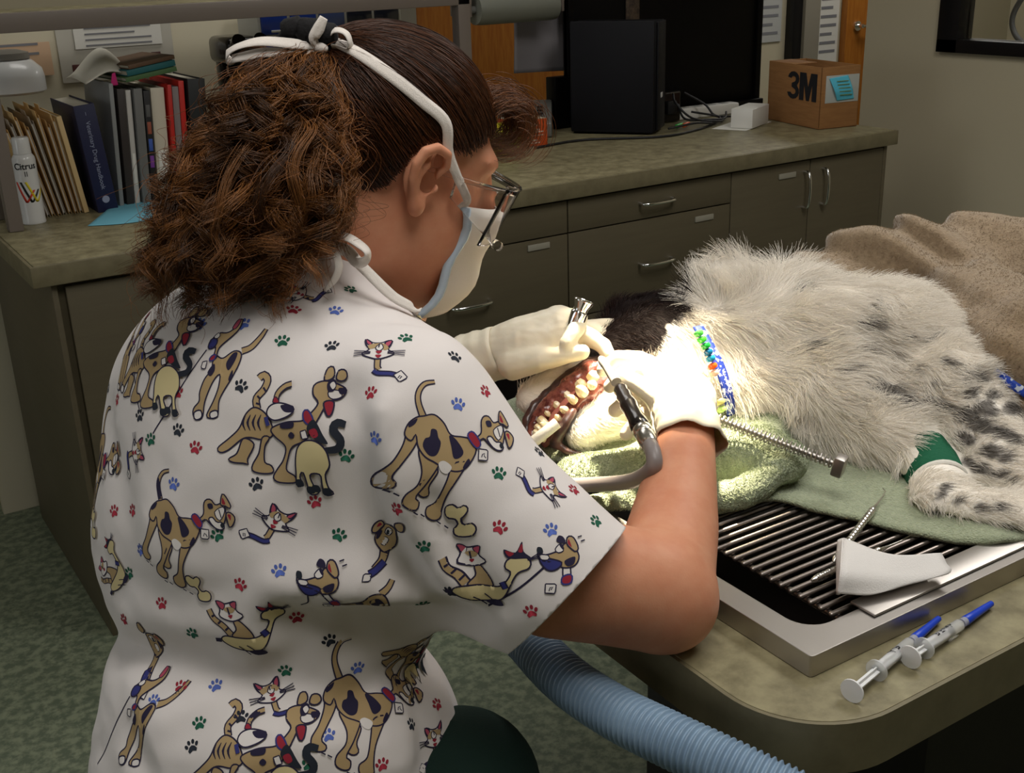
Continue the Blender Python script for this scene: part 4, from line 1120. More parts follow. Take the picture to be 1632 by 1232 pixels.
# collar with beads
cp = spline(A([(1112, 520, 1.39), (1128, 548, 1.375), (1145, 580, 1.366), (1158, 620, 1.360), (1166, 660, 1.366), (1170, 690, 1.40)]), 50)
m_col = mat('blue_print_collar', srgb(24, 52, 150), 0.6, noise_scale=170, col2=srgb(210, 216, 232), ramp=(0.55, 0.6), detail=1)
col = ribbon('collar', cp[::7], [unitv(-FWD+RGT*0.3)]*len(cp[::7]), 0.013, m_col, dog, 50, 0.002); col['label'] = 'blue collar with white flecks'
for (x, y, c) in [(1116, 531, (70, 170, 70)), (1121, 541, (70, 200, 60)), (1127, 551, (30, 150, 60)), (1131, 561, (20, 96, 140)), (1135, 571, (30, 130, 170)), (1138, 583, (240, 90, 30)), (1141, 594, (236, 190, 170)), (1152, 652, (180, 210, 120)), (1150, 640, (200, 190, 120))]:
    nm = 'bead_%d_%d_%d' % c
    b_ = lathe('bead', [(0.0015, 0), (0.0052, 0.0012), (0.0062, 0.004), (0.0052, 0.0068), (0.0015, 0.008)], mat(nm, srgb(*c), 0.25, coat=0.5), col, 14, axis=(at(x, y, 1.354)-UPV*0.004, unitv(UPV-RGT*0.5)))

# ---- green terry towels
def terry(name, c1, c2):
    return mat(name, srgb(*c1), 0.95, noise_scale=260, col2=srgb(*c2), bump=1.0, bump_scale=420, bump_dist=0.004, sheen=0.3, ramp=(0.3, 0.7), detail=3)
m_terry = terry('sage_terry', (150, 160, 130), (178, 186, 154))
def fuzz(o, n, L, col, seed, name='pile', lim=None):
    me = o.data; V = np.zeros(len(me.vertices)*3, np.float32); me.vertices.foreach_get('co', V); V = V.reshape(-1, 3).astype(float)
    F = np.array([p.vertices[:] for p in me.polygons])
    r = np.random.default_rng(seed)
    P, S = grow(V, F, vnorm(me), n, lambda P: np.full(len(P), L), lambda P: np.stack([fbm(P, 90, 1, s) for s in (1., 2., 3.)], 1), 1.6, vis, seed, K=4, lift=0.8)
    cc = np.array(srgb(*col))[None]*r.uniform(0.7, 1.15, (len(P), 1))
    h = hair(name, S, m_fur, o, L*0.085, L*0.05, cc); h['kind'] = 'stuff'
    return h
# flat towel over the rack
edge = A([(1180, 790, 1.25)])
E0 = [(0.760, 0.830), (0.838, 0.812), (0.862, 0.766), (0.884, 0.722), (0.905, 0.676), (0.946, 0.612), (1.03, 0.594), (1.2, 0.585)]
E1 = [(0.70, 1.22), (0.85, 1.24), (1.0, 1.24), (1.15, 1.22), (1.25, 1.2), (1.35, 1.2), (1.45, 1.2), (1.5, 1.2)]
E0s = spline(np.c_[np.array(E0), np.zeros(8)], 90); E1s = spline(np.c_[np.array(E1), np.zeros(8)], 90)
nv = 60; P = np.zeros((90, nv, 3))
for j in range(nv):
    s = j/(nv-1); P[:, j] = E0s*(1-s)+E1s*s
q = P.reshape(-1, 3)
q[:, 2] = 0.9262+0.0035*np.clip(fbm(q, 22, 2, 6.0), -0.6, 1)+0.002
q[:, 2] -= 0.002*(np.arange(len(q)) % nv < 2)
tw = grid_obj('green_towel', q.reshape(90, nv, 3), m_terry, None, 0.005)
tag(tw, 'pale green terry towel spread flat over the rod rack', 'towel')
fuzz(tw, 40000, 0.0026, (162, 172, 142), 21)
# folded towel under the head
ft_parts = [
    (chain(A([(925, 770, 1.345), (1010, 755, 1.345), (1120, 735, 1.335), (1215, 730, 1.315), (1250, 735, 1.30)]), [0.030, 0.032, 0.036, 0.036, 0.026]), 0),
    (chain(A([(900, 740, 1.40), (980, 720, 1.41), (1120, 700, 1.40), (1230, 705, 1.37)]), [0.030, 0.034, 0.040, 0.036]), 0.03),
    (chain(A([(930, 820, 1.265), (1000, 805, 1.268), (1110, 800, 1.258), (1180, 790, 1.25), (1262, 742, 1.283)]), [0.020, 0.020, 0.019, 0.017, 0.014]), 0.012),
    (chain(A([(850, 745, 1.46), (880, 760, 1.42)]), [0.03, 0.03]), 0.03),
]
ftf = union(ft_parts)
def ft(p): return np.maximum(ftf(p)+0.0030*fbm(p, 30, 2, 8.0), 0.927-p[:, 2])
V, F = surface(ft, np.array([0.52, 0.68, 0.90]), np.array([1.05, 1.28, 1.05]), 0.005); V = relax(V, F, 1)
tw2 = link('green_towel', mesh_vf('green_towel', V, F), m_terry, None, True)
tag(tw2, 'folded pale green terry towel bunched under the head of the dog', 'towel')
fuzz(tw2, 40000, 0.0034, (162, 172, 142), 22)
# ---- beige fleece blanket
fl_parts = [
    (chain(A([(1312, 440, 1.60), (1410, 438, 1.61), (1560, 445, 1.62), (1760, 450, 1.62)]), [0.044, 0.072, 0.088, 0.095]), 0),
    (chain(A([(1550, 500, 1.49), (1660, 585, 1.38), (1760, 660, 1.35)]), [0.066, 0.096, 0.10]), 0.06),
    (chain(A([(1400, 560, 1.72), (1700, 560, 1.72)]), [0.09, 0.14]), 0.06),
    (chain(A([(1500, 600, 1.62), (1800, 640, 1.55)]), [0.06, 0.10]), 0.06),
]
flf = union(fl_parts)
fa = unitv(at(1632, 520, 1.5)-at(1380, 400, 1.6)); fb = unitv(np.cross(fa, FWD))
def flz(p):
    a = p@fa; b = p@fb
    ph = b*105+1.8*np.sin(a*9)+0.9*np.sin(a*21+b*30)
    d = flf(p)-0.0120*np.sin(ph)*(0.6+0.4*np.sin(a*13+1))-0.0022*fbm(p, 34, 2, 3.0)
    return np.maximum(d, 0.93-p[:, 2])
V, F = surface(flz, np.array([0.95, 0.50, 0.88]), np.array([1.75, 1.60, 1.28]), 0.006); V = relax(V, F, 1)
m_fleece = mat('taupe_fleece', srgb(136, 116, 92), 0.95, noise_scale=120, col2=srgb(152, 132, 106), bump=0.6, bump_scale=350, sheen=0.4)
bl = link('fleece_blanket', mesh_vf('fleece_blanket', V, F), m_fleece, None, True)
tag(bl, 'taupe fleece blanket draped over the back of the dog', 'blanket')
fuzz(bl, 60000, 0.0026, (146, 126, 100), 23)
m_lead = mat('blue_lead', srgb(30, 70, 180), 0.6, noise_scale=150, col2=srgb(210, 220, 235), ramp=(0.55, 0.6), detail=1)
_lb = BVHTree.FromPolygons([tuple(p) for p in V], [tuple(map(int, q)) for q in F])
def onblanket(x, y):
    d = Vector(FWD+RGT*(x-816)/FPX-UPV*(y-616)/FPX).normalized(); h = _lb.ray_cast(Vector(CAM_POS), d)
    return (np.array(h[0])+np.array(h[1])*0.005, np.array(h[1])) if h[0] is not None else None
lp = [q for q in (onblanket(x, y) for x, y in ((1588, 592), (1600, 602), (1616, 613), (1634, 625), (1660, 640), (1700, 660))) if q is not None]
ld = ribbon('nylon_lead', [q[0] for q in lp], [q[1] for q in lp], 0.010, m_lead, None, 24, 0.002)
tag(ld, 'blue patterned nylon lead lying on the fleece blanket', 'lead')

# ================================================================ HELD TOOLS AND THINGS ON THE TABLE
def axis_tool(P, prof, m, name, parent, k=18): # lathe along a straight segment
    a, b = np.asarray(P[0]), np.asarray(P[1]); return lathe(name, prof, m, parent, k, axis=(a, b-a))
m_blackp = mat('black_plastic', srgb(18, 14, 14), 0.22, coat=0.3)
m_satin = mat('satin_metal', (0.66, 0.64, 0.60), 0.25, 1.0)
m_hose_g = mat('grey_hose', srgb(132, 124, 122), 0.4)
h0, h1, h2 = at(958, 572, 1.305), at(988, 618, 1.255), at(1030, 698, 1.170)
hp = empty('dental_handpiece', h0); tag(hp, 'black and silver dental handpiece with grey hose in the right glove', 'dental tool')
lo_ = lambda p: np.asarray(p)-h0
L = np.linalg.norm(h2-h1)
axis_tool((lo_(h1), lo_(h2)), [(0.004, -0.004), (0.0065, 0), (0.0085, 0.006), (0.0075, 0.012), (0.0088, 0.018), (0.0078, 0.026), (0.0098, 0.036), (0.0098, 0.040), (0.0088, 0.048), (0.0095, 0.066), (0.0105, 0.074), (0.0105, 0.082), (0.0085, 0.086)], m_blackp, 'grip', hp, 20)
d_ = unitv(h2-h1)
e0 = lo_(h1)+d_*0.084
axis_tool((e0, e0+d_), [(0.0095, 0), (0.0105, 0.002), (0.0105, 0.010), (0.0095, 0.012), (0.0100, 0.014), (0.0100, 0.026), (0.0088, 0.030)], m_satin, 'coupling', hp, 20)
axis_tool((lo_(h0), lo_(h1)), [(0.003, -0.002), (0.0052, 0.004), (0.0052, 0.012), (0.0045, 0.016), (0.0058, 0.05)], mat('grey_nozzle', srgb(170, 164, 156), 0.35), 'nozzle', hp, 16)
e1 = lo_(h1)+d_*0.112
hose_px = [(1041, 722, 1.140), (1042, 742, 1.135), (1026, 758, 1.155), (1000, 768, 1.19), (950, 772, 1.25), (900, 772, 1.265), (860, 765, 1.28), (780, 760, 1.31)]
tube('hose', [e1]+[lo_(at(*q)) for q in hose_px]+[lo_(q) for q in ((0.560, 1.0, 0.925), (0.552, 0.99, 0.865), (0.60, 0.99, 0.820), (0.78, 1.0, 0.80))], 0.0082, m_hose_g, hp, k=14, n=110)
# metal instrument in the left hand
i0, i1 = at(931, 478, 1.385), at(902, 556, 1.395)
it = empty('metal_elevator', i0); tag(it, 'chrome instrument with round flared end in the far glove', 'dental tool')
axis_tool((np.zeros(3), i1-i0), [(0.0, 0.003), (0.0085, 0.0025), (0.0118, 0.0), (0.0125, 0.001), (0.0122, 0.003), (0.0090, 0.010), (0.0085, 0.014), (0.0105, 0.016), (0.0105, 0.034), (0.0092, 0.037), (0.0070, 0.060)], m_chrome, 'handle', it, 26)
# spring loaded mouth gag
g0, g1 = at(1130, 662, 1.300), at(1338, 742, 1.238)
gg = empty('spring_mouth_gag', g0); tag(gg, 'spring loaded steel mouth gag lying between the dog and the folded towel', 'mouth gag')
gl_ = np.linalg.norm(g1-g0); gd = unitv(g1-g0)
axis_tool((np.zeros(3), gd), [(0.0026, 0), (0.0026, gl_)], m_steel, 'rod', gg, 12)
u1 = unitv(np.cross(gd, [0, 0, 1])); u2 = np.cross(gd, u1)
tt = np.linspace(0, 1, 30*14); P = (gd[None]*(tt*gl_*0.97+0.004)[:, None])+0.0056*(np.cos(tt*30*2*np.pi)[:, None]*u1+np.sin(tt*30*2*np.pi)[:, None]*u2)
tube('spring', P, 0.0010, m_steel, gg, k=6)
for s, w in ((0.0, 0.008), (gl_, 0.009)):
    bm = bmesh.new(); b_box(bm, (-0.006, -w, -0.011), (0.006, w, 0.011), basis(gd*s, gd, u1), 0.002)
    from_bm('clamp', bm, m_steel, gg, autosmooth=40)
# syringes
m_bar = mat('syringe_barrel', (0.92, 0.93, 0.93), 0.25, trans=0.65, ior=1.2)
m_pl = mat('syringe_plunger', srgb(226, 226, 226), 0.4, sss=0.05)
m_cap = mat('blue_needle_cap', srgb(28, 66, 190), 0.35)
m_rub = mat('black_rubber', srgb(24, 24, 26), 0.5)
def syringe(a, b, label, txt, out=0.045):
    a = np.asarray(a); b = np.asarray(b); d = unitv(b-a)
    e = empty('syringe', a); tag(e, label, 'syringe', 'syringes on the table edge')
    L = np.linalg.norm(b-a); z = np.zeros(3)
    ax = lambda s: (d*s, d)
    lathe('thumb_disc', [(0.0, 0), (0.0105, 0.0003), (0.0105, 0.0018), (0, 0.002)], m_pl, e, 22, ax(0))
    bm = bmesh.new(); B = basis((0, 0, 0), d, (0, 0, 1))
    b_box(bm, (0.001, -0.0038, -0.0007), (out+0.03, 0.0038, 0.0007), B); b_box(bm, (0.001, -0.0007, -0.0038), (out+0.03, 0.0007, 0.0038), B)
    from_bm('plunger_stem', bm, m_pl, e)
    lathe('piston', [(0, 0), (0.0044, 0), (0.0044, 0.007), (0.002, 0.009), (0, 0.0092)], m_rub, e, 16, ax(out+0.03))
    lathe('finger_flange', [(0.005, 0), (0.0098, 0), (0.0098, 0.0018), (0.005, 0.002)], m_bar, e, 22, ax(out-0.008))
    lathe('barrel', [(0.0044, -0.008), (0.0054, -0.008), (0.0054, 0.052), (0.003, 0.055), (0.002, 0.058), (0.0, 0.058)], m_bar, e, 22, ax(out))
    lathe('needle_hub', [(0.003, 0), (0.0042, 0), (0.0042, 0.010), (0.003, 0.011)], m_bar, e, 14, ax(out+0.056))
    lathe('needle_cap', [(0.0040, 0), (0.0046, 0.001), (0.0040, 0.014), (0.0033, 0.036), (0.0028, L-out-0.062), (0.0, L-out-0.0615)], m_cap, e, 14, ax(out+0.062))
    if txt:
        T = text('writing', txt, 0.0095, Matrix.Identity(4), m_ink, e, 0.0002, bold=0.0002)
        side = unitv(np.cross(d, [0, 0, 1])); co = np.zeros(len(T.data.vertices)*3, np.float32); T.data.vertices.foreach_get('co', co); co = co.reshape(-1, 3)
        ang = math.radians(112)-co[:, 1]/0.0056
        # wrap the lettering round the barrel: x along the barrel, y round it
        q = d[None]*(out+0.026+co[:, :1])+0.00565*(np.cos(ang)[:, None]*side[None]*1+np.sin(ang)[:, None]*np.array([0, 0, 1.0])[None])
        T.data.vertices.foreach_set('co', q.astype(np.float32).ravel()); T.data.update()
    return e
def tabp(x, y, z): # point seen at a pixel at height z
    d = FWD+RGT*(x-816)/FPX-UPV*(y-616)/FPX; return CAM_POS+d*(z-1.5)/d[2]
syringe(tabp(1357, 1102, 0.9106), tabp(1496, 986, 0.9056), 'uncapped looking syringe with dark writing hidden behind the other syringe', 'A.P', 0.050)
syringe(tabp(1450, 1048, 0.9106), tabp(1580, 962, 0.9056), 'syringe lettered Flush with blue cap nearer the tray', 'P Flush', 0.030)
for o in bpy.data.objects:
    if o.name.startswith('syringe') and o.get('label', '').startswith('uncapped'): o['label'] = 'syringe with drawn out plunger nearest the rounded table corner'
# gauze
def sheetp(name, rows, m, parent, thick, n1=22, n2=16):
    R = [spline(r, n2) for r in rows]; G = np.stack([spline(np.array([r[j] for r in R]), n1) for j in range(n2)], 1)
    return grid_obj(name, G, m, parent, thick)
m_gauze = mat('white_gauze', srgb(224, 220, 216), 0.9, bump=0.5, bump_scale=700, bump_dist=0.001)
gz = empty('gauze_pad', tabp(1400, 910, 0.93)); tag(gz, 'folded white gauze pad on the rod rack', 'gauze')
o_ = np.array(gz.location)
T_ = lambda x, y, z: tabp(x, y, z)-o_
sheetp('upper_layer', [[T_(1344, 858, .957), T_(1420, 884, .950), T_(1500, 882, .946)], [T_(1342, 885, .958), T_(1425, 908, .944), T_(1508, 898, .942)], [T_(1340, 915, .954), T_(1420, 925, .940), T_(1512, 914, .938)], [T_(1336, 946, .938), T_(1390, 948, .933), T_(1440, 932, .935)]], m_gauze, gz, 0.0018)
sheetp('lower_layer', [[T_(1350, 900, .930), T_(1420, 905, .930), T_(1476, 905, .930)], [T_(1338, 945, .930), T_(1400, 940, .930), T_(1480, 918, .930)]], m_gauze, gz, 0.0014)
sheetp('fold', [[T_(1344, 858, .957), T_(1342, 885, .958), T_(1340, 915, .954), T_(1336, 946, .938)], [T_(1336, 862, .946), T_(1334, 888, .946), T_(1334, 916, .942), T_(1334, 947, .934)], [T_(1348, 870, .932), T_(1346, 890, .932), T_(1344, 918, .931), T_(1338, 948, .931)]], m_gauze, gz, 0.0016)
# probes
def probe(a, b, label, hook):
    a = np.asarray(a); b = np.asarray(b); d = unitv(b-a); L = np.linalg.norm(b-a)
    e = empty('dental_probe', a); tag(e, label, 'dental tool', 'probes on the rack')
    prof = [(0.0006, 0), (0.0012, 0.02), (0.0022, 0.03), (0.0038, 0.034)]
    s = 0.034
    while s < L-0.012:
        prof += [(0.0040, s+0.002), (0.0035, s+0.0035), (0.0035, s+0.0045), (0.0040, s+0.006)]; s += 0.006
    prof += [(0.0038, L-0.008), (0.002, L-0.002), (0.0, L)]
    lathe('handle', prof, m_satin, e, 14, (np.zeros(3), d))
    sd = unitv(np.cross(d, [0, 0, 1]))
    tube('tip', [d*0.002, -d*0.010+sd*0.001, -d*0.016+sd*hook*0.006], [0.0009, 0.0007, 0.0004], m_chrome, e, k=6)
    return e
probe(tabp(1408, 790, 0.936), tabp(1328, 896, 0.927), 'steel probe leaning on the towel edge above the gauze pad', 1)
probe(tabp(1440, 860, 0.934), tabp(1292, 926, 0.927), 'steel probe lying under the gauze pad across the rods', -1)

# ---- blue corrugated hose in front of the table
hp_ = spline([np.array([0.66, 1.02, 0.79])]+A([(800, 965, 1.20), (850, 1030, 1.12), (905, 1085, 1.06), (980, 1135, 1.01), (1070, 1180, 0.965), (1180, 1232, 0.93), (1320, 1300, 0.90)]), 900)
Ls = np.concatenate([[0], np.cumsum(np.linalg.norm(np.diff(hp_, axis=0), axis=1))])
rr = 0.0222+0.0015*np.sin(Ls/0.0058*2*np.pi)
V, F = tube_vf(hp_, rr, 28)
m_bluehose = mat('blue_corrugated_plastic', srgb(122, 146, 170), 0.4, noise_scale=20, col2=srgb(134, 158, 180))
hz = pyd('corrugated_hose', V, F, m_bluehose, None); hz.data.shade_smooth()
tag(hz, 'pale blue corrugated scavenging hose running below the elbow', 'hose')

# ================================================================ THINGS ON THE WORKTOP
WT = 0.9105
def obox(name, o, u, size, m, parent, bev=0.003, z=0.0):
    """box with corner at o (relative), long side along u"""
    bm = bmesh.new(); b_box(bm, (0, 0, 0), size, basis(o, (u[0], u[1], 0), (-u[1], u[0], 0)), bev)
    return from_bm(name, bm, m, parent, autosmooth=40)
# spray can
can = empty('spray_can', (0.515, 2.955, WT)); tag(can, 'white aerosol spray can lettered Citrus beside the shelf post', 'spray can')
m_can = mat('white_enamel', srgb(206, 206, 204), 0.3, coat=0.3)
lathe('body', [(0.0, 0), (0.0265, 0), (0.0275, 0.003), (0.0265, 0.006), (0.0265, 0.150), (0.0255, 0.157), (0.021, 0.164), (0.018, 0.166)], m_can, can, 32)
lathe('cap', [(0.018, 0.164), (0.0205, 0.166), (0.0195, 0.200), (0.0175, 0.204), (0.0, 0.205)], m_can, can, 28)
def wrap(o, R, phi0, zc):
    co = np.zeros(len(o.data.vertices)*3, np.float32); o.data.vertices.foreach_get('co', co); co = co.reshape(-1, 3)
    a = phi0+co[:, 0]/R; q = np.stack([(R+co[:, 2])*np.cos(a), (R+co[:, 2])*np.sin(a), zc+co[:, 1]], 1)
    o.data.vertices.foreach_set('co', q.astype(np.float32).ravel()); o.data.update()
phc = math.atan2(-2.955, -0.515)
t = text('lettering', 'Citrus', 0.021, Matrix.Identity(4), m_ink, can, 0.0003, bold=0.0004); wrap(t, 0.0267, phc, 0.138)
t = text('lettering', 'II', 0.017, Matrix.Identity(4), m_ink, can, 0.0003); wrap(t, 0.0267, phc, 0.120)
for c, dx in (((200, 60, 40), -0.012), ((30, 34, 34), 0.0), ((220, 200, 40), 0.012)):
    G = np.zeros((14, 3, 3))
    for i in range(14):
        s = i/13
        for j in range(3):
            xx = dx+(-0.016+0.036*s if s < 0.55 else 0.0038+0.02*(s-0.55)/0.45); zz = 0.050*(1-s/0.55) if s < 0.55 else 0.030*(s-0.55)/0.45
            a = phc+(xx+(j-1)*0.0028)/0.0267; G[i, j] = (0.0269*math.cos(a), 0.0269*math.sin(a), 0.052+zz)
    grid_obj('stripe', G, mat('stripe_%d' % c[0], srgb(*c), 0.4), can, 0.0004)
t = text('lettering', 'spray', 0.007, Matrix.Identity(4), mat('grey_ink', srgb(120, 120, 124), 0.8), can, 0.0002); wrap(t, 0.0267, phc, 0.03)
bpy.data.objects.remove(t)
# leaning folders
def book(name, x, w, h, y0, dep, tilt, m, label, cat, group, pages=None, title=None, tcol=None, z=WT, bev=0.002):
    """upright volume: spine towards the room, leaning by tilt degrees to the left"""
    e = empty(name, (x, y0, z)); e.rotation_euler = (0, math.radians(-tilt), 0); tag(e, label, cat, group)
    if pages is None:
        box('cover', (0, 0, 0), (w, dep, h), m, e, bev)
    else:
        t = min(0.003, w*0.15)
        box('cover', (0, 0, 0), (t, dep, h), m, e, 0.0008); box('cover', (w-t, 0, 0), (w, dep, h), m, e, 0.0008)
        box('spine', (0, -0.001, 0), (w, t, h), m, e, 0.0012)
        box('pages', (t, t, 0.003), (w-t, dep-0.004, h-0.004), pages, e, 0.0005)
    if title:
        tx = text('title', title, w*0.30, Matrix.Translation((w/2, -0.0022, h*0.53)) @ Matrix.Rotation(math.radians(90), 4, 'X') @ Matrix.Rotation(math.radians(-90), 4, 'Z'), tcol, e, 0.0002)
    return e
m_man = [mat('manila_%d' % i, srgb(*c), 0.75) for i, c in enumerate([(196, 160, 104), (206, 172, 118), (176, 140, 90), (150, 138, 122), (210, 180, 130)])]
fx = [0.535, 0.548, 0.560, 0.573, 0.586, 0.600, 0.613, 0.626]
for k, x in enumerate(fx):
    e = empty('manila_folder', (x+0.006, 2.99+0.004*(k % 3), WT)); tag(e, '%s manila file folder from the spray can in the leaning bunch' % ['first', 'second', 'third', 'fourth', 'fifth', 'sixth', 'seventh', 'eighth'][k], 'folder', 'leaning manila folders')
    e.rotation_euler = (0, math.radians(-13+k*0.8), 0)
    m = m_man[[0, 3, 1, 2, 3, 0, 2, 4][k]]; hh = 0.235+0.012*((k*7) % 3)
    box('back_flap', (0, 0, 0), (0.0012, 0.26, hh), m, e, 0.0004); box('front_flap', (0.006, 0, 0), (0.0072, 0.26, hh-0.012), m, e, 0.0004)
    box('papers', (0.0014, 0.006, 0.004), (0.0058, 0.255, hh-0.02), m_paper, e, 0.0003)
    box('tab', (0, 0.03+0.03*(k % 4), hh-0.001), (0.0012, 0.08+0.03*(k % 4), hh+0.012), m, e, 0.0003)
m_navy = mat('navy_cloth', srgb(22, 26, 62), 0.5, bump=0.2, bump_scale=300)
m_pages = mat('page_block', srgb(196, 190, 172), 0.85, bump=0.4, bump_scale=200, stretch=(30, 1, 1))
m_tan = mat('cream_cover', srgb(206, 178, 128), 0.6)
G = 'volumes standing on the worktop'
book('thin_book', 0.640, 0.012, 0.240, 2.985, 0.23, 7, m_tan, 'thin tan book standing between the manila folders and the navy textbook', 'book', G, m_pages)
e = book('textbook', 0.668, 0.050, 0.262, 2.96, 0.24, 4.5, m_navy, 'thick navy textbook with silver spine lettering', 'book', G, m_pages, 'Veterinary Drug Handbook', mat('silver_foil', srgb(140, 146, 170), 0.5))
lathe('emblem', [(0, 0), (0.009, 0), (0.009, 0.0006), (0, 0.0007)], mat('silver_foil', srgb(140, 146, 170), 0.5), e, 18, axis=((0.025, -0.0012, 0.03), (0, -1, 0)))
text('title', '1', 0.012, Matrix.Translation((0.025, -0.0022, 0.24)) @ Matrix.Rotation(math.radians(90), 4, 'X'), MATS['silver_foil'], e, 0.0002)
specs = [(0.728, 0.011, 0.305, (134, 136, 136), 'clear grey report cover standing beside the navy textbook', None),
         (0.748, 0.018, 0.290, (52, 46, 44), 'dark brown book beside the clear grey report cover', 1),
         (0.770, 0.013, 0.285, (196, 192, 186), 'slim white binder next to the dark brown book', 1),
         (0.787, 0.021, 0.288, (108, 108, 106), 'mid grey book between the slim white binder and the black book', 1),
         (0.812, 0.016, 0.280, (30, 30, 32), 'black book with coloured spine spots next to the wide cream binder', 1),
         (0.832, 0.034, 0.285, (198, 190, 172), 'wide cream binder beside the first red binder', 1),
         (0.872, 0.010, 0.290, (186, 34, 26), 'narrow red binder beside the wide cream binder', 1),
         (0.885, 0.016, 0.284, (128, 118, 118), 'grey book squeezed between two red binders', 1),
         (0.904, 0.014, 0.296, (196, 38, 28), 'tall red binder beside the black ring binder', 1),
         (0.924, 0.045, 0.300, (22, 26, 28), 'black ring binder nearest the ponytail', 1)]
for k, (x, wd, hh, c, lab, pg) in enumerate(specs):
    e = book('binder' if 'binder' in lab else 'book' if 'book' in lab else 'report_cover', x, wd, hh, 2.985+0.006*(k % 3), 0.25, -3.2, mat('cover_%d' % k, srgb(*c), 0.45), lab, 'binder' if 'binder' in lab else 'book', G, m_pages if pg else None)
    if k == 4:
        for q_, cc_ in enumerate([(120, 60, 150), (60, 90, 170), (150, 80, 60), (90, 90, 90)]):
            box('spine_patch', (0.003, -0.0022, 0.09+0.042*q_), (0.013, -0.001, 0.12+0.042*q_), mat('patch_%d' % q_, srgb(*cc_), 0.6), e, 0.0003)
    if k in (2, 5): box('spine_label', (wd*0.2, -0.0022, 0.05), (wd*0.8, -0.001, 0.13), m_paper, e, 0.0003)
# books lying on top, envelope, pink tab
def lying(name, c, sx, sy, h, rz, cov, label, tilt=0):
    e = empty(name, c, rz); e.rotation_euler = (0, math.radians(tilt), rz); tag(e, label, 'book', 'books lying on the upright row')
    box('cover', (-sx/2, -sy/2, 0), (sx/2, sy/2, 0.002), cov, e, 0.0005); box('cover', (-sx/2, -sy/2, h-0.002), (sx/2, sy/2, h), cov, e, 0.0005)
    box('pages', (-sx/2+0.003, -sy/2+0.003, 0.002), (sx/2-0.003, sy/2-0.003, h-0.002), m_pages, e, 0.0003)
    box('spine', (-sx/2, -sy/2-0.001, 0), (sx/2, -sy/2+0.001, h), cov, e, 0.0006)
lying('notebook', (0.845, 3.09, 1.2225), 0.135, 0.20, 0.011, 0.10, mat('green_card', srgb(70, 100, 60), 0.6), 'green notebook lying at the bottom of the small pile on the binders', -7)
lying('notebook', (0.846, 3.09, 1.2355), 0.130, 0.19, 0.014, 0.13, mat('teal_card', srgb(30, 92, 96), 0.6), 'teal book with red edge in the middle of the small pile', -7)
lying('notebook', (0.848, 3.09, 1.2515), 0.126, 0.18, 0.010, 0.16, mat('brown_card', srgb(96, 72, 52), 0.6), 'brown notebook on top of the small pile above the binders', -7)
ev = sheetp('white_envelope', [[(0.70, 3.02, 1.215), (0.76, 3.02, 1.240), (0.82, 3.03, 1.225)], [(0.69, 3.10, 1.225), (0.77, 3.12, 1.290), (0.83, 3.12, 1.235)], [(0.70, 3.22, 1.215), (0.76, 3.24, 1.24), (0.82, 3.24, 1.22)]], mat('envelope_paper', srgb(208, 204, 190), 0.7), None, 0.002)
tag(ev, 'crumpled white envelope lying across the upright books', 'envelope')
pk = sheetp('pink_tab', [[(0.757, 3.012, 1.207), (0.775, 3.012, 1.207)], [(0.764, 3.013, 1.235), (0.772, 3.013, 1.238)]], mat('magenta_card', srgb(190, 30, 110), 0.6), None, 0.001)
tag(pk, 'small magenta paper tab below the white envelope', 'paper tab')
# white jar behind the folders
jar = empty('white_canister', (0.57, 3.255, WT+0.0)); tag(jar, 'white plastic canister with grey lid behind the manila folders', 'canister')
lathe('body', [(0.0, 0.275), (0.075, 0.275), (0.084, 0.281), (0.084, 0.315), (0.080, 0.335), (0.060, 0.355), (0.05, 0.36)], m_can, jar, 36)
lathe('lid', [(0.05, 0.358), (0.056, 0.36), (0.054, 0.375), (0.03, 0.382), (0, 0.383)], mat('grey_lid', srgb(120, 116, 108), 0.5), jar, 30)
# pinned papers on the board
sheet('pinned_sheet', (0.765, 3.352, 1.275), (1.0, 3.355, 1.345), m_paper, 'white paper sheet pinned under the shelf edge', 5)
e = sheet('photo_card', (0.72, 3.357, 1.190), (1.03, 3.360, 1.345), mat('photo_card', srgb(186, 182, 170), 0.6), 'card with a row of small dark photographs behind the books', 0, 'card')
for k in range(7):
    box('photograph', (0.03+0.036*k, -0.0015, 0.012+0.003*k), (0.056+0.036*k, 0.0, 0.046+0.003*k), mat('photo_%d' % (k % 3), srgb(*[(80, 40, 36), (46, 46, 54), (96, 70, 60)][k % 3]), 0.5), e, 0.0003)
e = sheet('pinned_sheet', (0.45, 3.352, 1.215), (0.70, 3.355, 1.30), mat('peach_paper', srgb(206, 172, 140), 0.7), 'peach paper pinned behind the white canister', 4)
# microscope
mi = empty('microscope', (1.135, 3.16, WT)); tag(mi, 'black microscope under the shelf beside the drawer organiser', 'microscope')
box('base', (-0.07, -0.10, 0), (0.07, 0.10, 0.05), m_blackp, mi, 0.015, seg=3)
bm = bmesh.new(); b_box(bm, (-0.03, 0.03, 0.05), (0.03, 0.085, 0.33), None, 0.012); from_bm('arm', bm, m_blackp, mi, autosmooth=40)
box('stage', (-0.07, -0.09, 0.185), (0.07, 0.04, 0.20), m_blackp, mi, 0.003)
lathe('nosepiece', [(0, 0), (0.028, 0), (0.036, 0.02), (0.036, 0.035), (0.02, 0.04)], m_blackp, mi, 20, axis=((0, -0.03, 0.275), (0, 0, 1)))
for a in (-0.6, 0.5):
    lathe('objective', [(0.004, 0), (0.008, 0.003), (0.010, 0.03), (0.011, 0.05)], m_chrome, mi, 14, axis=((a*0.03, -0.045, 0.235), (-a*0.3, 0.2, 1)))
box('head', (-0.05, -0.09, 0.315), (0.05, 0.07, 0.385), m_blackp, mi, 0.018, seg=3)
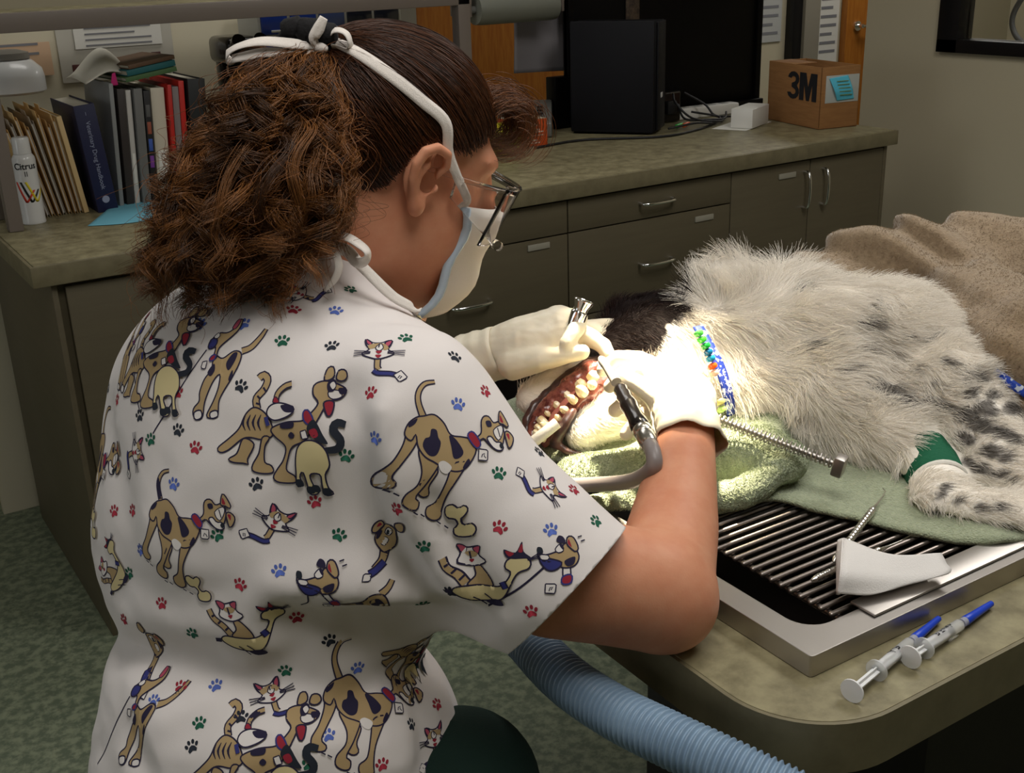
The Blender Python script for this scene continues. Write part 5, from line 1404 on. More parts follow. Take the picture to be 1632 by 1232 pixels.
for s in (-1, 1):
    lathe('eyepiece', [(0.0, 0), (0.016, 0), (0.016, 0.045), (0.019, 0.047), (0.019, 0.065), (0.012, 0.066)], m_blackp, mi, 18, axis=((s*0.03, -0.07, 0.35), (0, -0.9, 0.45)))
    lathe('focus_knob', [(0, 0), (0.02, 0), (0.02, 0.018), (0, 0.02)], m_blackp, mi, 18, axis=((s*0.03, 0.058, 0.11), (s, 0, 0)))
# drawer organiser
og = empty('drawer_organiser', (1.21, 3.15, WT+0.005)); tag(og, 'white organiser with rows of clear blue drawers behind the hair bow', 'organiser')
bm = bmesh.new()
W_, H_ = 0.43, 0.432
b_box(bm, (0, 0.15, 0), (W_, 0.16, H_))
for k in range(6): b_box(bm, (W_*k/5-0.004, 0, 0), (W_*k/5+0.004, 0.155, H_))
for k in range(8): b_box(bm, (0, 0, H_*k/7-0.004), (W_, 0.155, H_*k/7+0.004))
from_bm('frame', bm, mat('white_plastic', srgb(196, 196, 190), 0.4), og)
dcol = [mat('blue_drawer', srgb(34, 62, 150), 0.25, coat=0.4), mat('dark_drawer', srgb(26, 30, 44), 0.25, coat=0.4), mat('grey_blue_drawer', srgb(70, 84, 130), 0.25, coat=0.4)]
for i in range(5):
    for j in range(7):
        bm = bmesh.new(); x0, z0 = W_*i/5+0.005, H_*j/7+0.005
        b_box(bm, (x0, -0.006, z0), (x0+W_/5-0.010, 0.14, z0+H_/7-0.010), None, 0.003)
        dr = from_bm('drawer', bm, dcol[(i*2+j*3) % 5 % 3], og, autosmooth=40)
        if j >= 4: box('pull', (x0+0.025, -0.013, z0+0.006), (x0+W_/5-0.035, -0.006, z0+0.012), MATS['white_plastic'], dr, 0.001)
# cyan paper
cy = sheetp('cyan_paper', [[tabp(140, 360, WT+0.001), tabp(190, 357, WT+0.0015), tabp(245, 350, WT+0.001)], [tabp(163, 341, WT+0.008), tabp(210, 338, WT+0.010), tabp(255, 333, WT+0.006)], [tabp(184, 323, WT+0.001), tabp(230, 319, WT+0.002), tabp(270, 315, WT+0.001)]], mat('cyan_paper', srgb(110, 178, 198), 0.7), None, 0.0012)
tag(cy, 'folded pale blue paper on the worktop below the binders', 'paper')

# orange box
ob_ = empty('tissue_box', (1.965, 3.045, WT)); tag(ob_, 'small orange cardboard box with white lettering beside the fringe', 'box')
m_or = mat('orange_card', srgb(196, 78, 30), 0.55)
box('carton', (0, 0, 0), (0.115, 0.11, 0.082), m_or, ob_, 0.0015); box('top_panel', (0.002, 0.002, 0.082), (0.113, 0.108, 0.0835), mat('cream_card', srgb(190, 182, 160), 0.6), ob_, 0.0005)
R90 = Matrix.Rotation(math.radians(90), 4, 'X')
m_wink = mat('white_ink', srgb(226, 214, 200), 0.6)
text('lettering', 'LATEX', 0.016, Matrix.Translation((0.06, -0.0006, 0.045)) @ R90, m_wink, ob_, 0.0002)
box('printed_rule', (0.02, -0.0008, 0.032), (0.10, 0.0, 0.034), m_wink, ob_, 0)
for o in list(ob_.children):
    if o.name.startswith('lettering'): bpy.data.objects.remove(o)
for k, (x0, x1, z0, z1) in enumerate([(0.045, 0.075, 0.062, 0.066), (0.05, 0.07, 0.066, 0.069), (0.03, 0.085, 0.048, 0.053), (0.03, 0.10, 0.042, 0.045), (0.045, 0.075, 0.016, 0.021), (0.035, 0.085, 0.009, 0.012)]):
    box('white_print', (x0, -0.0007, z0), (x1, 0.0, z1), m_wink, ob_, 0)
# tape rolls
m_yel = mat('yellow_tape', srgb(206, 198, 40), 0.4); m_yg = mat('lime_tape', srgb(150, 170, 60), 0.4)
for k in range(3):
    t = empty('tape_roll', (1.835+0.024*k, 2.985-0.005*k, WT+0.048)); tag(t, ['leftmost yellow tape roll standing on edge behind the fringe', 'yellow tape roll between its two neighbours behind the fringe', 'lime tape roll nearest the orange box'][k], 'tape roll', 'tape rolls behind the fringe')
    lathe('tape', [(0.028, 0), (0.047, 0.001), (0.048, 0.003), (0.048, 0.017), (0.047, 0.019), (0.028, 0.02)], [m_yel, m_yel, m_yg][k], t, 32, axis=((0, 0, 0), (1, 0.1, 0)))
    lathe('core', [(0.024, 0), (0.028, 0), (0.028, 0.02), (0.024, 0.02)], m_tan, t, 28, axis=((0, 0, 0), (1, 0.1, 0)))
# grey tape dispenser / desk phone
ph = empty('desk_telephone', (2.155, 3.285, WT)); ph.rotation_euler[2] = math.radians(-35); tag(ph, 'grey and silver desk telephone behind the orange box', 'telephone')
m_gp = mat('grey_plastic', srgb(104, 104, 100), 0.35)
bm = bmesh.new(); vs = b_box(bm, (-0.09, -0.10, 0), (0.09, 0.10, 0.05), None, 0.008)
for v in bm.verts:
    if v.co.z > 0.03: v.co.z += 0.05*(v.co.y+0.1)/0.2
from_bm('base', bm, m_gp, ph, autosmooth=40)
tube('handset', [(-0.07, -0.08, 0.085), (-0.072, -0.05, 0.115), (-0.07, 0.02, 0.135), (-0.068, 0.075, 0.13), (-0.066, 0.10, 0.105)], [0.022, 0.018, 0.016, 0.018, 0.022], mat('silver_plastic', srgb(168, 168, 164), 0.25, 0.4), ph, k=14, n=24)
for i in range(3):
    for j in range(4): box('key', (-0.02+0.03*i, -0.07+0.03*j, 0.058+0.0075*j), (0.0+0.03*i, -0.052+0.03*j, 0.066+0.0075*j), m_blackp, ph, 0.002)
tube('cord', [(-0.07, -0.09, 0.07), (-0.10, -0.14, 0.01), (-0.02, -0.16, 0.006), (0.06, -0.14, 0.006)], 0.003, m_blackp, ph, k=8, n=30)
# computer tower
u_ = unitv(np.array([2.262-2.438, 3.180-2.956, 0])); v_ = np.array([u_[1], -u_[0], 0])
pc = empty('computer_tower', (2.438, 2.956, WT)); tag(pc, 'black computer tower standing on the worktop', 'computer')
m_pc = mat('charcoal_case', srgb(12, 12, 16), 0.6, spec=0.2); m_pcf = mat('charcoal_front', srgb(15, 15, 20), 0.55, spec=0.25)
def pbox(name, a0, a1, b0, b1, z0, z1, m, bev=0.003):
    bm = bmesh.new(); b_box(bm, (a0, b0, z0), (a1, b1, z1), basis((0, 0, 0), u_, v_), bev)
    # basis has z = u x v pointing down for this handedness: mirror back
    for vv in bm.verts: vv.co.z = abs(vv.co.z)
    bmesh.ops.recalc_face_normals(bm, faces=bm.faces)
    return from_bm(name, bm, m, pc, autosmooth=40)
pbox('case', 0, 0.285, 0.012, 0.135, 0.008, 0.352, m_pc, 0.004)
pbox('front_panel', 0.004, 0.281, 0.0, 0.012, 0.006, 0.356, m_pcf, 0.004)
pbox('side_panel', -0.006, 0.0, 0.02, 0.130, 0.012, 0.350, m_pcf, 0.002)
pbox('badge', -0.008, -0.006, 0.06, 0.085, 0.112, 0.128, mat('badge_white', srgb(200, 200, 200), 0.4), 0.0004)
for a in (0.02, 0.26): pbox('foot', a, a+0.02, 0.03, 0.06, 0.0, 0.008, m_rub, 0.001)
# cables
cabs = [[(2.0, 3.0, 0), (2.2, 3.02, 0), (2.42, 2.90, 0), (2.60, 2.93, 0), (2.74, 3.00, 0)],
        [(2.50, 2.96, 0.01), (2.60, 2.94, 0.02), (2.72, 2.98, 0.005), (2.80, 3.05, 0.01), (2.72, 3.10, 0.03)],
        [(2.62, 3.08, 0.10), (2.58, 3.02, 0.08), (2.62, 2.98, 0.03), (2.74, 2.98, 0.008), (2.84, 3.06, 0.004)],
        [(2.66, 3.10, 0.06), (2.64, 3.04, 0.02), (2.70, 3.0, 0.015), (2.80, 3.02, 0.008), (2.90, 3.12, 0.01)],
        [(2.73, 3.15, 0.09), (2.78, 3.10, 0.05), (2.80, 3.06, 0.012), (2.90, 3.04, 0.005)]]
for k, c in enumerate(cabs):
    o = tube('black_cable', [(x, y, WT+0.004+z) for x, y, z in c], 0.0038, m_rub, None, k=8, n=40)
    tag(o, ['black cable running along the foot of the computer tower', 'black cable looping beside the tower corner', 'black cable hanging from the power adapter', 'black cable crossing the coiled bundle', 'black cable ending by the small white box'][k], 'cable', 'cables beside the computer')
for k, (c, x, lab) in enumerate([((60, 170, 70), 2.555, 'green audio plug beside the computer tower'), ((226, 96, 40), 2.585, 'orange audio plug beside the computer tower')]):
    o = lathe('audio_plug', [(0.003, 0), (0.007, 0.002), (0.007, 0.028), (0.004, 0.04)], mat('plug_%d' % k, srgb(*c), 0.4), None, 14, axis=((x, 2.985, WT+0.012), (0.9, 0.3, 0.1)))
    tag(o, lab, 'plug', 'audio plugs')
m_wp = mat('white_strip', srgb(214, 212, 206), 0.4)
ps = empty('power_strip', (2.64, 3.155, WT)); ps.rotation_euler[2] = math.radians(-3); tag(ps, 'white power strip lying behind the cables', 'power strip')
box('housing', (0, 0, 0), (0.34, 0.05, 0.038), m_wp, ps, 0.006)
for k in range(5): box('socket', (0.03+0.06*k, 0.012, 0.038), (0.062+0.06*k, 0.038, 0.039), mat('socket_grey', srgb(150, 150, 146), 0.5), ps, 0.0005)
ad = empty('power_adapter', (2.60, 3.13, WT+0.0)); tag(ad, 'black power adapter block beside the computer tower', 'adapter')
box('block', (0.0, 0, 0.002), (0.10, 0.022, 0.105), m_blackp, ad, 0.008, seg=3); box('plug_end', (0.03, -0.014, 0.03), (0.07, 0.0, 0.075), m_rub, ad, 0.004)
# small white box on a sheet
wb = empty('white_carton', (2.743, 2.825, WT+0.002)); wb.rotation_euler[2] = math.radians(26); tag(wb, 'small white carton on a paper sheet beside the cardboard box', 'box')
box('carton', (0, 0, 0), (0.155, 0.075, 0.062), m_wp, wb, 0.002); box('lid_seam', (0.004, 0.004, 0.062), (0.151, 0.071, 0.0632), m_paper, wb, 0.0006)
for o in wb.children: pass
ws = empty('paper_sheet', (2.70, 2.835, WT)); ws.rotation_euler[2] = math.radians(24); tag(ws, 'white paper sheet under the small white carton', 'paper')
box('sheet', (0, -0.02, 0), (0.22, 0.10, 0.001), m_paper, ws, 0)
# cardboard box
cbx = empty('cardboard_box', (2.888, 2.672, WT)); tag(cbx, 'brown cardboard box printed with large black letters', 'box')
a_ = unitv(np.array([2.944-2.888, 2.963-2.672, 0])); b_ = np.array([a_[1], -a_[0], 0])   # a: along the printed face (away), b: along the other face
m_cb = mat('brown_cardboard', srgb(150, 106, 62), 0.8, noise_scale=12, col2=srgb(138, 96, 54), stretch=(1, 1, 10))
m_cb2 = mat('cardboard_inside', srgb(128, 92, 54), 0.85)
BA, BB, BH = 0.296, 0.150, 0.195
def kb(name, a0, a1, b0, b1, z0, z1, m, bev=0.0015):
    bm = bmesh.new(); b_box(bm, (a0, b0, z0), (a1, b1, z1), None, bev)
    for vv in bm.verts: vv.co = Vector(a_*vv.co.x+b_*vv.co.y+np.array([0, 0, vv.co.z]))
    bmesh.ops.recalc_face_normals(bm, faces=bm.faces)
    return from_bm(name, bm, m, cbx, autosmooth=40)
kb('side_panel', 0, BA, 0, 0.004, 0, BH, m_cb); kb('side_panel', 0, BA, BB-0.004, BB, 0, BH, m_cb)
kb('end_panel', 0, 0.004, 0, BB, 0, BH, m_cb); kb('end_panel', BA-0.004, BA, 0, BB, 0, BH, m_cb)
kb('bottom', 0, BA, 0, BB, 0, 0.004, m_cb); kb('inner_flap', 0.01, BA-0.01, 0.02, BB-0.01, BH-0.03, BH-0.026, m_cb2)
kb('top_flap', 0.15, BA, 0.0, BB*0.6, BH-0.002, BH+0.001, m_cb)
# the printed face looks along -b: lettering reads along -a
Mt = Matrix(((-a_[0], 0, -b_[0], 0), (-a_[1], 0, -b_[1], 0), (0, 1, 0, 0), (0, 0, 0, 1)))
pos = a_*(BA*0.36)-b_*0.0008+np.array([0, 0, BH*0.66])
def glyph(pts, x0, w, h):
    bm = bmesh.new(); f = bm.faces.new([bm.verts.new((x0+x*w, (y-0.5)*h, 0)) for x, y in pts])
    ex = bmesh.ops.extrude_face_region(bm, geom=[f])
    for v in [g for g in ex['geom'] if isinstance(g, bmesh.types.BMVert)]: v.co.z += 0.0006
    bmesh.ops.recalc_face_normals(bm, faces=bm.faces)
    o = from_bm('lettering', bm, m_ink, cbx); o.matrix_local = Matrix.Translation(Vector(pos)) @ Mt
    return o
arc = lambda cx, cy, rx, ry, a0, a1, n=9: [(cx+rx*math.cos(math.radians(a0+(a1-a0)*i/(n-1))), cy+ry*math.sin(math.radians(a0+(a1-a0)*i/(n-1)))) for i in range(n)]
three = arc(0.5, 0.73, 0.48, 0.27, 170, -50)+arc(0.5, 0.27, 0.5, 0.28, 50, -170)+arc(0.5, 0.27, 0.22, 0.11, -160, 70)+[(0.36, 0.43), (0.36, 0.57)]+arc(0.5, 0.72, 0.20, 0.11, -60, 165)
glyph(three, -0.076, 0.066, 0.088)
glyph([(0, 0), (0, 1), (0.36, 1), (0.5, 0.48), (0.64, 1), (1, 1), (1, 0), (0.74, 0), (0.74, 0.62), (0.58, 0), (0.42, 0), (0.26, 0.62), (0.26, 0)], -0.008, 0.094, 0.088)
kb('label_pouch', -0.0015, 0.0, 0.018, BB-0.004, 0.082, 0.168, mat('clear_pouch', srgb(176, 180, 176), 0.2), 0.0003)
sheetpts = [[a_*-0.003+b_*0.028+np.array([0, 0, 0.160]), a_*-0.003+b_*0.100+np.array([0, 0, 0.166])], [a_*-0.012+b_*0.045+np.array([0, 0, 0.12]), a_*-0.010+b_*0.115+np.array([0, 0, 0.125])], [a_*-0.004+b_*0.062+np.array([0, 0, 0.088]), a_*-0.003+b_*0.128+np.array([0, 0, 0.09])]]
sheetp('cyan_note', sheetpts, mat('cyan_note', srgb(84, 186, 214), 0.6), cbx, 0.001)
for k in range(5):
    p0 = a_*-0.0115+b_*(0.052+0.004*k)+np.array([0, 0, 0.150-0.011*k]); p1 = p0+b_*0.045
    tube('note_writing', [p0, p1], 0.0014, mat('olive_ink', srgb(110, 130, 60), 0.7), cbx, k=6)
# black panel behind the computer
bp = empty('partition_screen', (2.34, 3.268, WT)); tag(bp, 'tall black screen standing behind the computer tower', 'panel')
m_bp = mat('panel_black', srgb(7, 6, 7), 0.4, spec=0.2)
box('panel', (0.0, 0.03, 0.02), (0.88, 0.05, 0.75), m_bp, bp, 0.003)
box('frame_side', (0.86, 0.02, 0.0), (0.885, 0.055, 0.76), m_bp, bp, 0.003); box('frame_side', (0.0, 0.02, 0.0), (0.022, 0.055, 0.76), m_bp, bp, 0.003)
box('foot_rail', (0.0, 0.0, 0.0), (0.885, 0.08, 0.02), m_bp, bp, 0.003)
box('lower_box', (-0.06, 0.02, 0.0), (0.10, 0.075, 0.17), m_bp, bp, 0.004)
st = box('paper_strip', (2.585, 3.288, 1.20), (2.64, 3.296, 1.40), mat('brown_print', srgb(90, 74, 58), 0.7, noise_scale=50, col2=srgb(50, 40, 34)), None, 0.001)
tag(st, 'narrow brown patterned strip hanging on the black screen', 'strip')
# grey hanging sheet and frosted roll beside the shelf post
gs = sheetp('grey_sheet', [[(2.165, 3.36, 1.42), (2.27, 3.37, 1.42), (2.38, 3.36, 1.42)], [(2.165, 3.35, 1.25), (2.27, 3.37, 1.25), (2.38, 3.36, 1.25)], [(2.165, 3.36, 1.10), (2.28, 3.36, 1.096), (2.38, 3.36, 1.092)]], mat('grey_vinyl', srgb(118, 114, 116), 0.6), None, 0.003)
tag(gs, 'grey vinyl sheet hanging between the shelf post and black screen', 'sheet')
fr = empty('frosted_roll', (1.98, 3.26, 1.315)); tag(fr, 'roll of frosted plastic film mounted beside the shelf post', 'roll')
lathe('film', [(0.012, -0.02), (0.045, -0.02), (0.047, 0.0), (0.047, 0.26), (0.045, 0.28), (0.012, 0.28)], mat('frosted_film', srgb(128, 130, 120), 0.35, trans=0.2), fr, 30, axis=((0, 0, 0), (1, 0, 0)))
lathe('core', [(0, -0.04), (0.012, -0.04), (0.012, 0.30), (0, 0.30)], m_gp, fr, 16, axis=((0, 0, 0), (1, 0, 0)))
box('bracket', (-0.05, -0.02, -0.02), (-0.04, 0.10, 0.12), m_taupe, fr, 0.002); box('bracket', (0.30, -0.02, -0.02), (0.31, 0.10, 0.12), m_taupe, fr, 0.002)

# ---- operating lamp above the table (outside the picture)
lamp = empty('operating_lamp', LAMP_POS); tag(lamp, 'operating lamp head on a ceiling arm above the table', 'lamp')
ld_ = np.array(LAMP_AIM-LAMP_POS); ld_ /= np.linalg.norm(ld_)
lathe('lamp_head', [(0.02, -0.10), (0.06, -0.09), (0.085, -0.05), (0.10, 0.0), (0.105, 0.02), (0.10, 0.02), (0.08, -0.03), (0.02, -0.06)], m_can, lamp, 30, axis=(-ld_*0.03, ld_))
tube('lamp_arm', [-ld_*0.10, (0.10, 0.10, 0.30), (0.5, 0.5, 0.45), (0.5, 0.5, 0.67)], 0.015, m_can, lamp, k=12, n=30)

# ================================================================ PRINT ON THE SCRUB TOP
dg = bpy.context.evaluated_depsgraph_get()
SBV = BVHTree.FromObject(shirt, dg)
INK = {'dark': (34, 28, 58), 'tan': (176, 150, 108), 'cream': (216, 200, 150), 'white': (228, 222, 218), 'black': (28, 34, 46), 'green': (14, 84, 62), 'blue': (78, 100, 176), 'red': (150, 34, 52), 'pink': (176, 74, 96), 'navy': (48, 52, 120)}
INKS = list(INK); ink_m = [mat('print_'+k, srgb(*INK[k]), 0.85) for k in INKS]
PV, PF, PM = [], [], []
class Motif:
    """draws flat shapes in metres on the tangent plane at a point of the cloth, then lays every vertex onto the cloth"""
    def __init__(s, x, y, rot=0.0, size=1.0):
        h = onshirt(x, y, SBV); s.ok = h[0] is not None; s.k = 0
        if not s.ok: return
        s.P = np.array(h[0]); s.n = np.array(h[1])
        if s.n@FWD > 0: s.n = -s.n
        t = RGT-s.n*(RGT@s.n); u = UPV-s.n*(UPV@s.n)
        # keep the print's upright close to the seen upright on the curving cloth
        u = unitv(u); t = unitv(t-u*(t@u)*0.5); t = unitv(t-u*(t@u))
        c, q = math.cos(math.radians(rot)), math.sin(math.radians(rot))
        s.t, s.u = t*c+u*q, u*c-t*q
        s.size = size
    def put(s, ab, faces, ink):
        off = 0.0003+0.000035*s.k; base = len(PV); idx = []
        for a, b in ab:
            q = Vector(s.P+(a*s.t+b*s.u)*s.size+s.n*0.03)
            h = SBV.ray_cast(q, Vector(-s.n), 0.09)
            if h[0] is None: PV.append(None); continue
            nn = h[1] if h[1].dot(Vector(s.n)) > 0 else -h[1]
            PV.append(tuple(h[0]+nn*off))
        for f in faces:
            if all(PV[base+i] is not None for i in f):
                if max((Vector(PV[base+f[0]])-Vector(PV[base+j])).length for j in f) < 0.016*max(s.size, 1):
                    PF.append(tuple(base+i for i in f)); PM.append(INKS.index(ink))
    def fill(s, pts, ink, step=0.0055):
        if not s.ok: return
        bm = bmesh.new(); vs = [bm.verts.new((a, b, 0)) for a, b in pts]
        try: bm.faces.new(vs)
        except ValueError: bm.free(); return
        bmesh.ops.triangulate(bm, faces=bm.faces[:])
        P = np.array(pts); st = step/s.size
        for ax in (0, 1):
            c = math.floor(P[:, ax].min()/st)*st+st
            while c < P[:, ax].max():
                no = (1, 0, 0) if ax == 0 else (0, 1, 0)
                bmesh.ops.bisect_plane(bm, geom=bm.verts[:]+bm.edges[:]+bm.faces[:], plane_co=(c, 0, 0) if ax == 0 else (0, c, 0), plane_no=no)
                c += st
        bm.verts.index_update()
        s.put([(v.co.x, v.co.y) for v in bm.verts], [[v.index for v in f.verts] if f.normal.z > 0 else [v.index for v in f.verts][::-1] for f in bm.faces], ink)
        bm.free(); s.k += 1
    def line(s, pts, w, ink, closed=False):
        if not s.ok: return
        P = np.array(pts, float)
        if closed: P = np.vstack([P, P[:1]])
        L = np.concatenate([[0], np.cumsum(np.linalg.norm(np.diff(P, axis=0), axis=1))])
        n = max(int(L[-1]/(0.0022/s.size)), 2)
        q = np.linspace(0, L[-1], n+1); C = np.stack([np.interp(q, L, P[:, 0]), np.interp(q, L, P[:, 1])], 1)
        T = np.gradient(C, axis=0); T /= np.linalg.norm(T, axis=1)[:, None]+1e-9; N = np.stack([-T[:, 1], T[:, 0]], 1)
        ww = np.broadcast_to(np.asarray(w, float), (1,)) if np.ndim(w) == 0 else np.interp(np.linspace(0, 1, n+1), np.linspace(0, 1, len(w)), w)
        ww = np.broadcast_to(ww, (n+1,))[:, None]/2
        ab = np.vstack([C-N*ww, C+N*ww])
        s.put([tuple(a) for a in ab], [(i, i+1, n+1+i+1, n+1+i) for i in range(n)], ink); s.k += 1
def smooth(pts, n=4, closed=True):
    P = np.array(pts, float)
    if closed:
        Q = np.vstack([P[-2:], P, P[:2]]); S = spline(Q, (len(Q)-1)*n+1)[2*n:2*n+len(P)*n]
        return S
    return spline(P, (len(P)-1)*n+1)
OW = 0.0013
class Draw:
    """crop-pixel coordinates of a drawing -> metres"""
    def __init__(s, m, cx, cy, k, flip=False): s.m, s.cx, s.cy, s.k, s.f = m, cx, cy, k, -1 if flip else 1
    def c(s, pts): return [((x-s.cx)*s.k*s.f, -(y-s.cy)*s.k) for x, y in pts]
    def shape(s, pts, ink, outline='dark', w=OW, sm=True):
        p = s.c(pts); q = smooth(p) if sm else np.array(p)
        if ink: s.m.fill([tuple(a) for a in q], ink)
        if outline: s.m.line(q, w, outline, True)
    def stroke(s, pts, w, ink, edge=None, sm=True):
        q = smooth(s.c(pts), 5, False) if sm else np.array(s.c(pts))
        if edge: s.m.line(q, np.asarray(w)+2*OW*0.9, edge)
        s.m.line(q, w, ink)
def tagmark(d, x, y, r=22):
    d.shape([(x, y-r), (x+r, y), (x, y+r), (x-r, y)], 'white', sm=False, w=0.0010)
    d.stroke([(x-r*.25, y+r*.3), (x+r*.1, y-r*.1), (x-r*.1, y-r*.35), (x+r*.35, y-r*.2)], 0.0008, 'dark')
def dog_stand(x, y, rot=0, size=1.0, flip=False, bone=True):
    d = Draw(Motif(x, y, rot, size), 560, 730, 0.00053/2.8, flip)
    d.stroke([(500, 432), (455, 440), (425, 475), (420, 520), (440, 585)], [0.0016, 0.0024, 0.0030, 0.0034, 0.0044], 'tan', 'dark')
    d.shape([(372, 630), (350, 690), (312, 755), (272, 800), (265, 838), (285, 862), (318, 866), (328, 848), (312, 818), (345, 770), (398, 700), (415, 650)], 'tan')
    d.shape([(478, 780), (448, 825), (425, 850), (415, 888), (440, 908), (466, 898), (462, 862), (495, 805)], 'tan')
    d.shape([(415, 712), (428, 800), (412, 858), (366, 895), (356, 930), (385, 956), (415, 958), (424, 928), (408, 905), (452, 850), (505, 760), (470, 715)], 'tan')
    d.shape([(560, 775), (530, 850), (500, 928), (460, 950), (458, 985), (490, 1006), (522, 996), (526, 960), (545, 890), (600, 805), (625, 770)], 'tan')
    d.shape([(440, 575), (485, 570), (525, 605), (552, 655), (600, 664), (642, 676), (664, 716), (642, 762), (604, 800), (560, 806), (512, 786), (478, 765), (440, 742), (412, 700), (404, 650), (384, 676), (356, 650), (372, 606), (408, 580)], 'tan')
    d.shape([(497, 770), (522, 762), (552, 788), (532, 815), (506, 802)], 'white', None)
    d.shape([(432, 700), (442, 668), (462, 660), (470, 630), (492, 634), (498, 664), (508, 690), (490, 735), (458, 738)], 'dark', None)
    d.shape([(545, 658), (572, 672), (604, 722), (592, 748), (562, 752), (552, 704)], 'dark', None)
    d.shape([(604, 782), (626, 755), (632, 776), (602, 796)], 'dark', None)
    d.shape([(376, 604), (412, 584), (402, 606), (376, 620)], 'dark', None)
    d.shape([(640, 682), (690, 652), (698, 600), (716, 578), (742, 580), (762, 606), (802, 600), (812, 650), (794, 700), (772, 722), (744, 712), (720, 690), (700, 672), (664, 692)], 'tan')
    d.shape([(718, 672), (740, 664), (760, 688), (786, 690), (796, 716), (774, 726), (744, 712)], 'white')
    d.shape([(754, 640), (800, 616), (806, 642), (776, 682)], 'white', 'dark', 0.0009)
    d.stroke([(778, 628), (786, 668)], 0.0010, 'dark')
    d.shape([(788, 690), (796, 706), (786, 718), (776, 704)], 'black', None)
    d.shape([(720, 600), (744, 598), (748, 620), (726, 622)], 'dark', None)
    d.shape([(790, 606), (802, 558), (816, 560), (842, 612), (834, 626), (812, 612)], 'tan'); d.shape([(798, 600), (804, 572), (816, 604)], 'red', None)
    d.shape([(814, 648), (836, 645), (856, 672), (840, 706), (822, 716), (816, 690)], 'tan'); d.shape([(820, 656), (836, 656), (832, 682)], 'red', None)
    d.shape([(626, 656), (652, 644), (684, 690), (668, 714), (642, 690)], 'red', 'navy')
    d.shape([(674, 716), (716, 722), (710, 768), (668, 762)], 'white', sm=False, w=0.0010); d.stroke([(684, 752), (690, 738), (700, 736), (696, 748), (704, 756)], 0.0008, 'dark')
    if bone: d.shape([(543, 946), (566, 940), (586, 956), (606, 945), (622, 962), (612, 986), (600, 1000), (614, 1025), (640, 1020), (658, 1042), (650, 1070), (616, 1076), (586, 1066), (582, 1040), (594, 1024), (580, 1000), (556, 996), (540, 972)], 'cream')
    for a in ((300, 868), (326, 884), (400, 965), (430, 975), (505, 1008), (540, 1026)): d.stroke([(a[0], a[1]), (a[0]+18, a[1]+12)], 0.0010, 'dark')
def cat_head(x, y, rot=0, size=1.0, flip=False):
    d = Draw(Motif(x, y, rot, size), 235, 300, 0.00053/2.8, flip)
    d.stroke([(232, 320), (234, 360), (240, 372)], 0.0036, 'tan', 'dark')
    d.stroke([(218, 372), (240, 388), (290, 392), (318, 398)], 0.0026, 'navy', 'dark')
    d.shape([(305, 398), (335, 375), (364, 404), (332, 430)], 'white', sm=False, w=0.0010); d.stroke([(324, 412), (334, 396), (340, 404), (332, 414)], 0.0008, 'dark')
    d.shape([(172, 240), (166, 202), (200, 230), (238, 232), (262, 218), (282, 216), (278, 248), (270, 272), (300, 290), (268, 312), (232, 322), (196, 312), (160, 292), (190, 270)], 'white')
    d.shape([(176, 236), (168, 204), (198, 232), (194, 246)], 'pink'); d.shape([(252, 236), (264, 220), (282, 216), (276, 248), (262, 258)], 'pink')
    d.shape([(184, 246), (222, 236), (252, 240), (272, 262), (258, 276), (236, 262), (206, 266), (192, 268)], 'tan', None)
    d.shape([(216, 264), (236, 238), (250, 264), (234, 280)], 'white', 'dark', 0.0009)
    d.shape([(220, 282), (246, 280), (234, 296)], 'red', None); d.shape([(220, 302), (246, 302), (234, 318)], 'red', None)
    for s_ in (-1, 1):
        for k in (-14, 0, 14): d.stroke([(234+s_*36, 288+k*.3), (234+s_*108, 284+k)], 0.0008, 'dark')
    d.stroke([(232, 240), (230, 262)], 0.0010, 'dark')
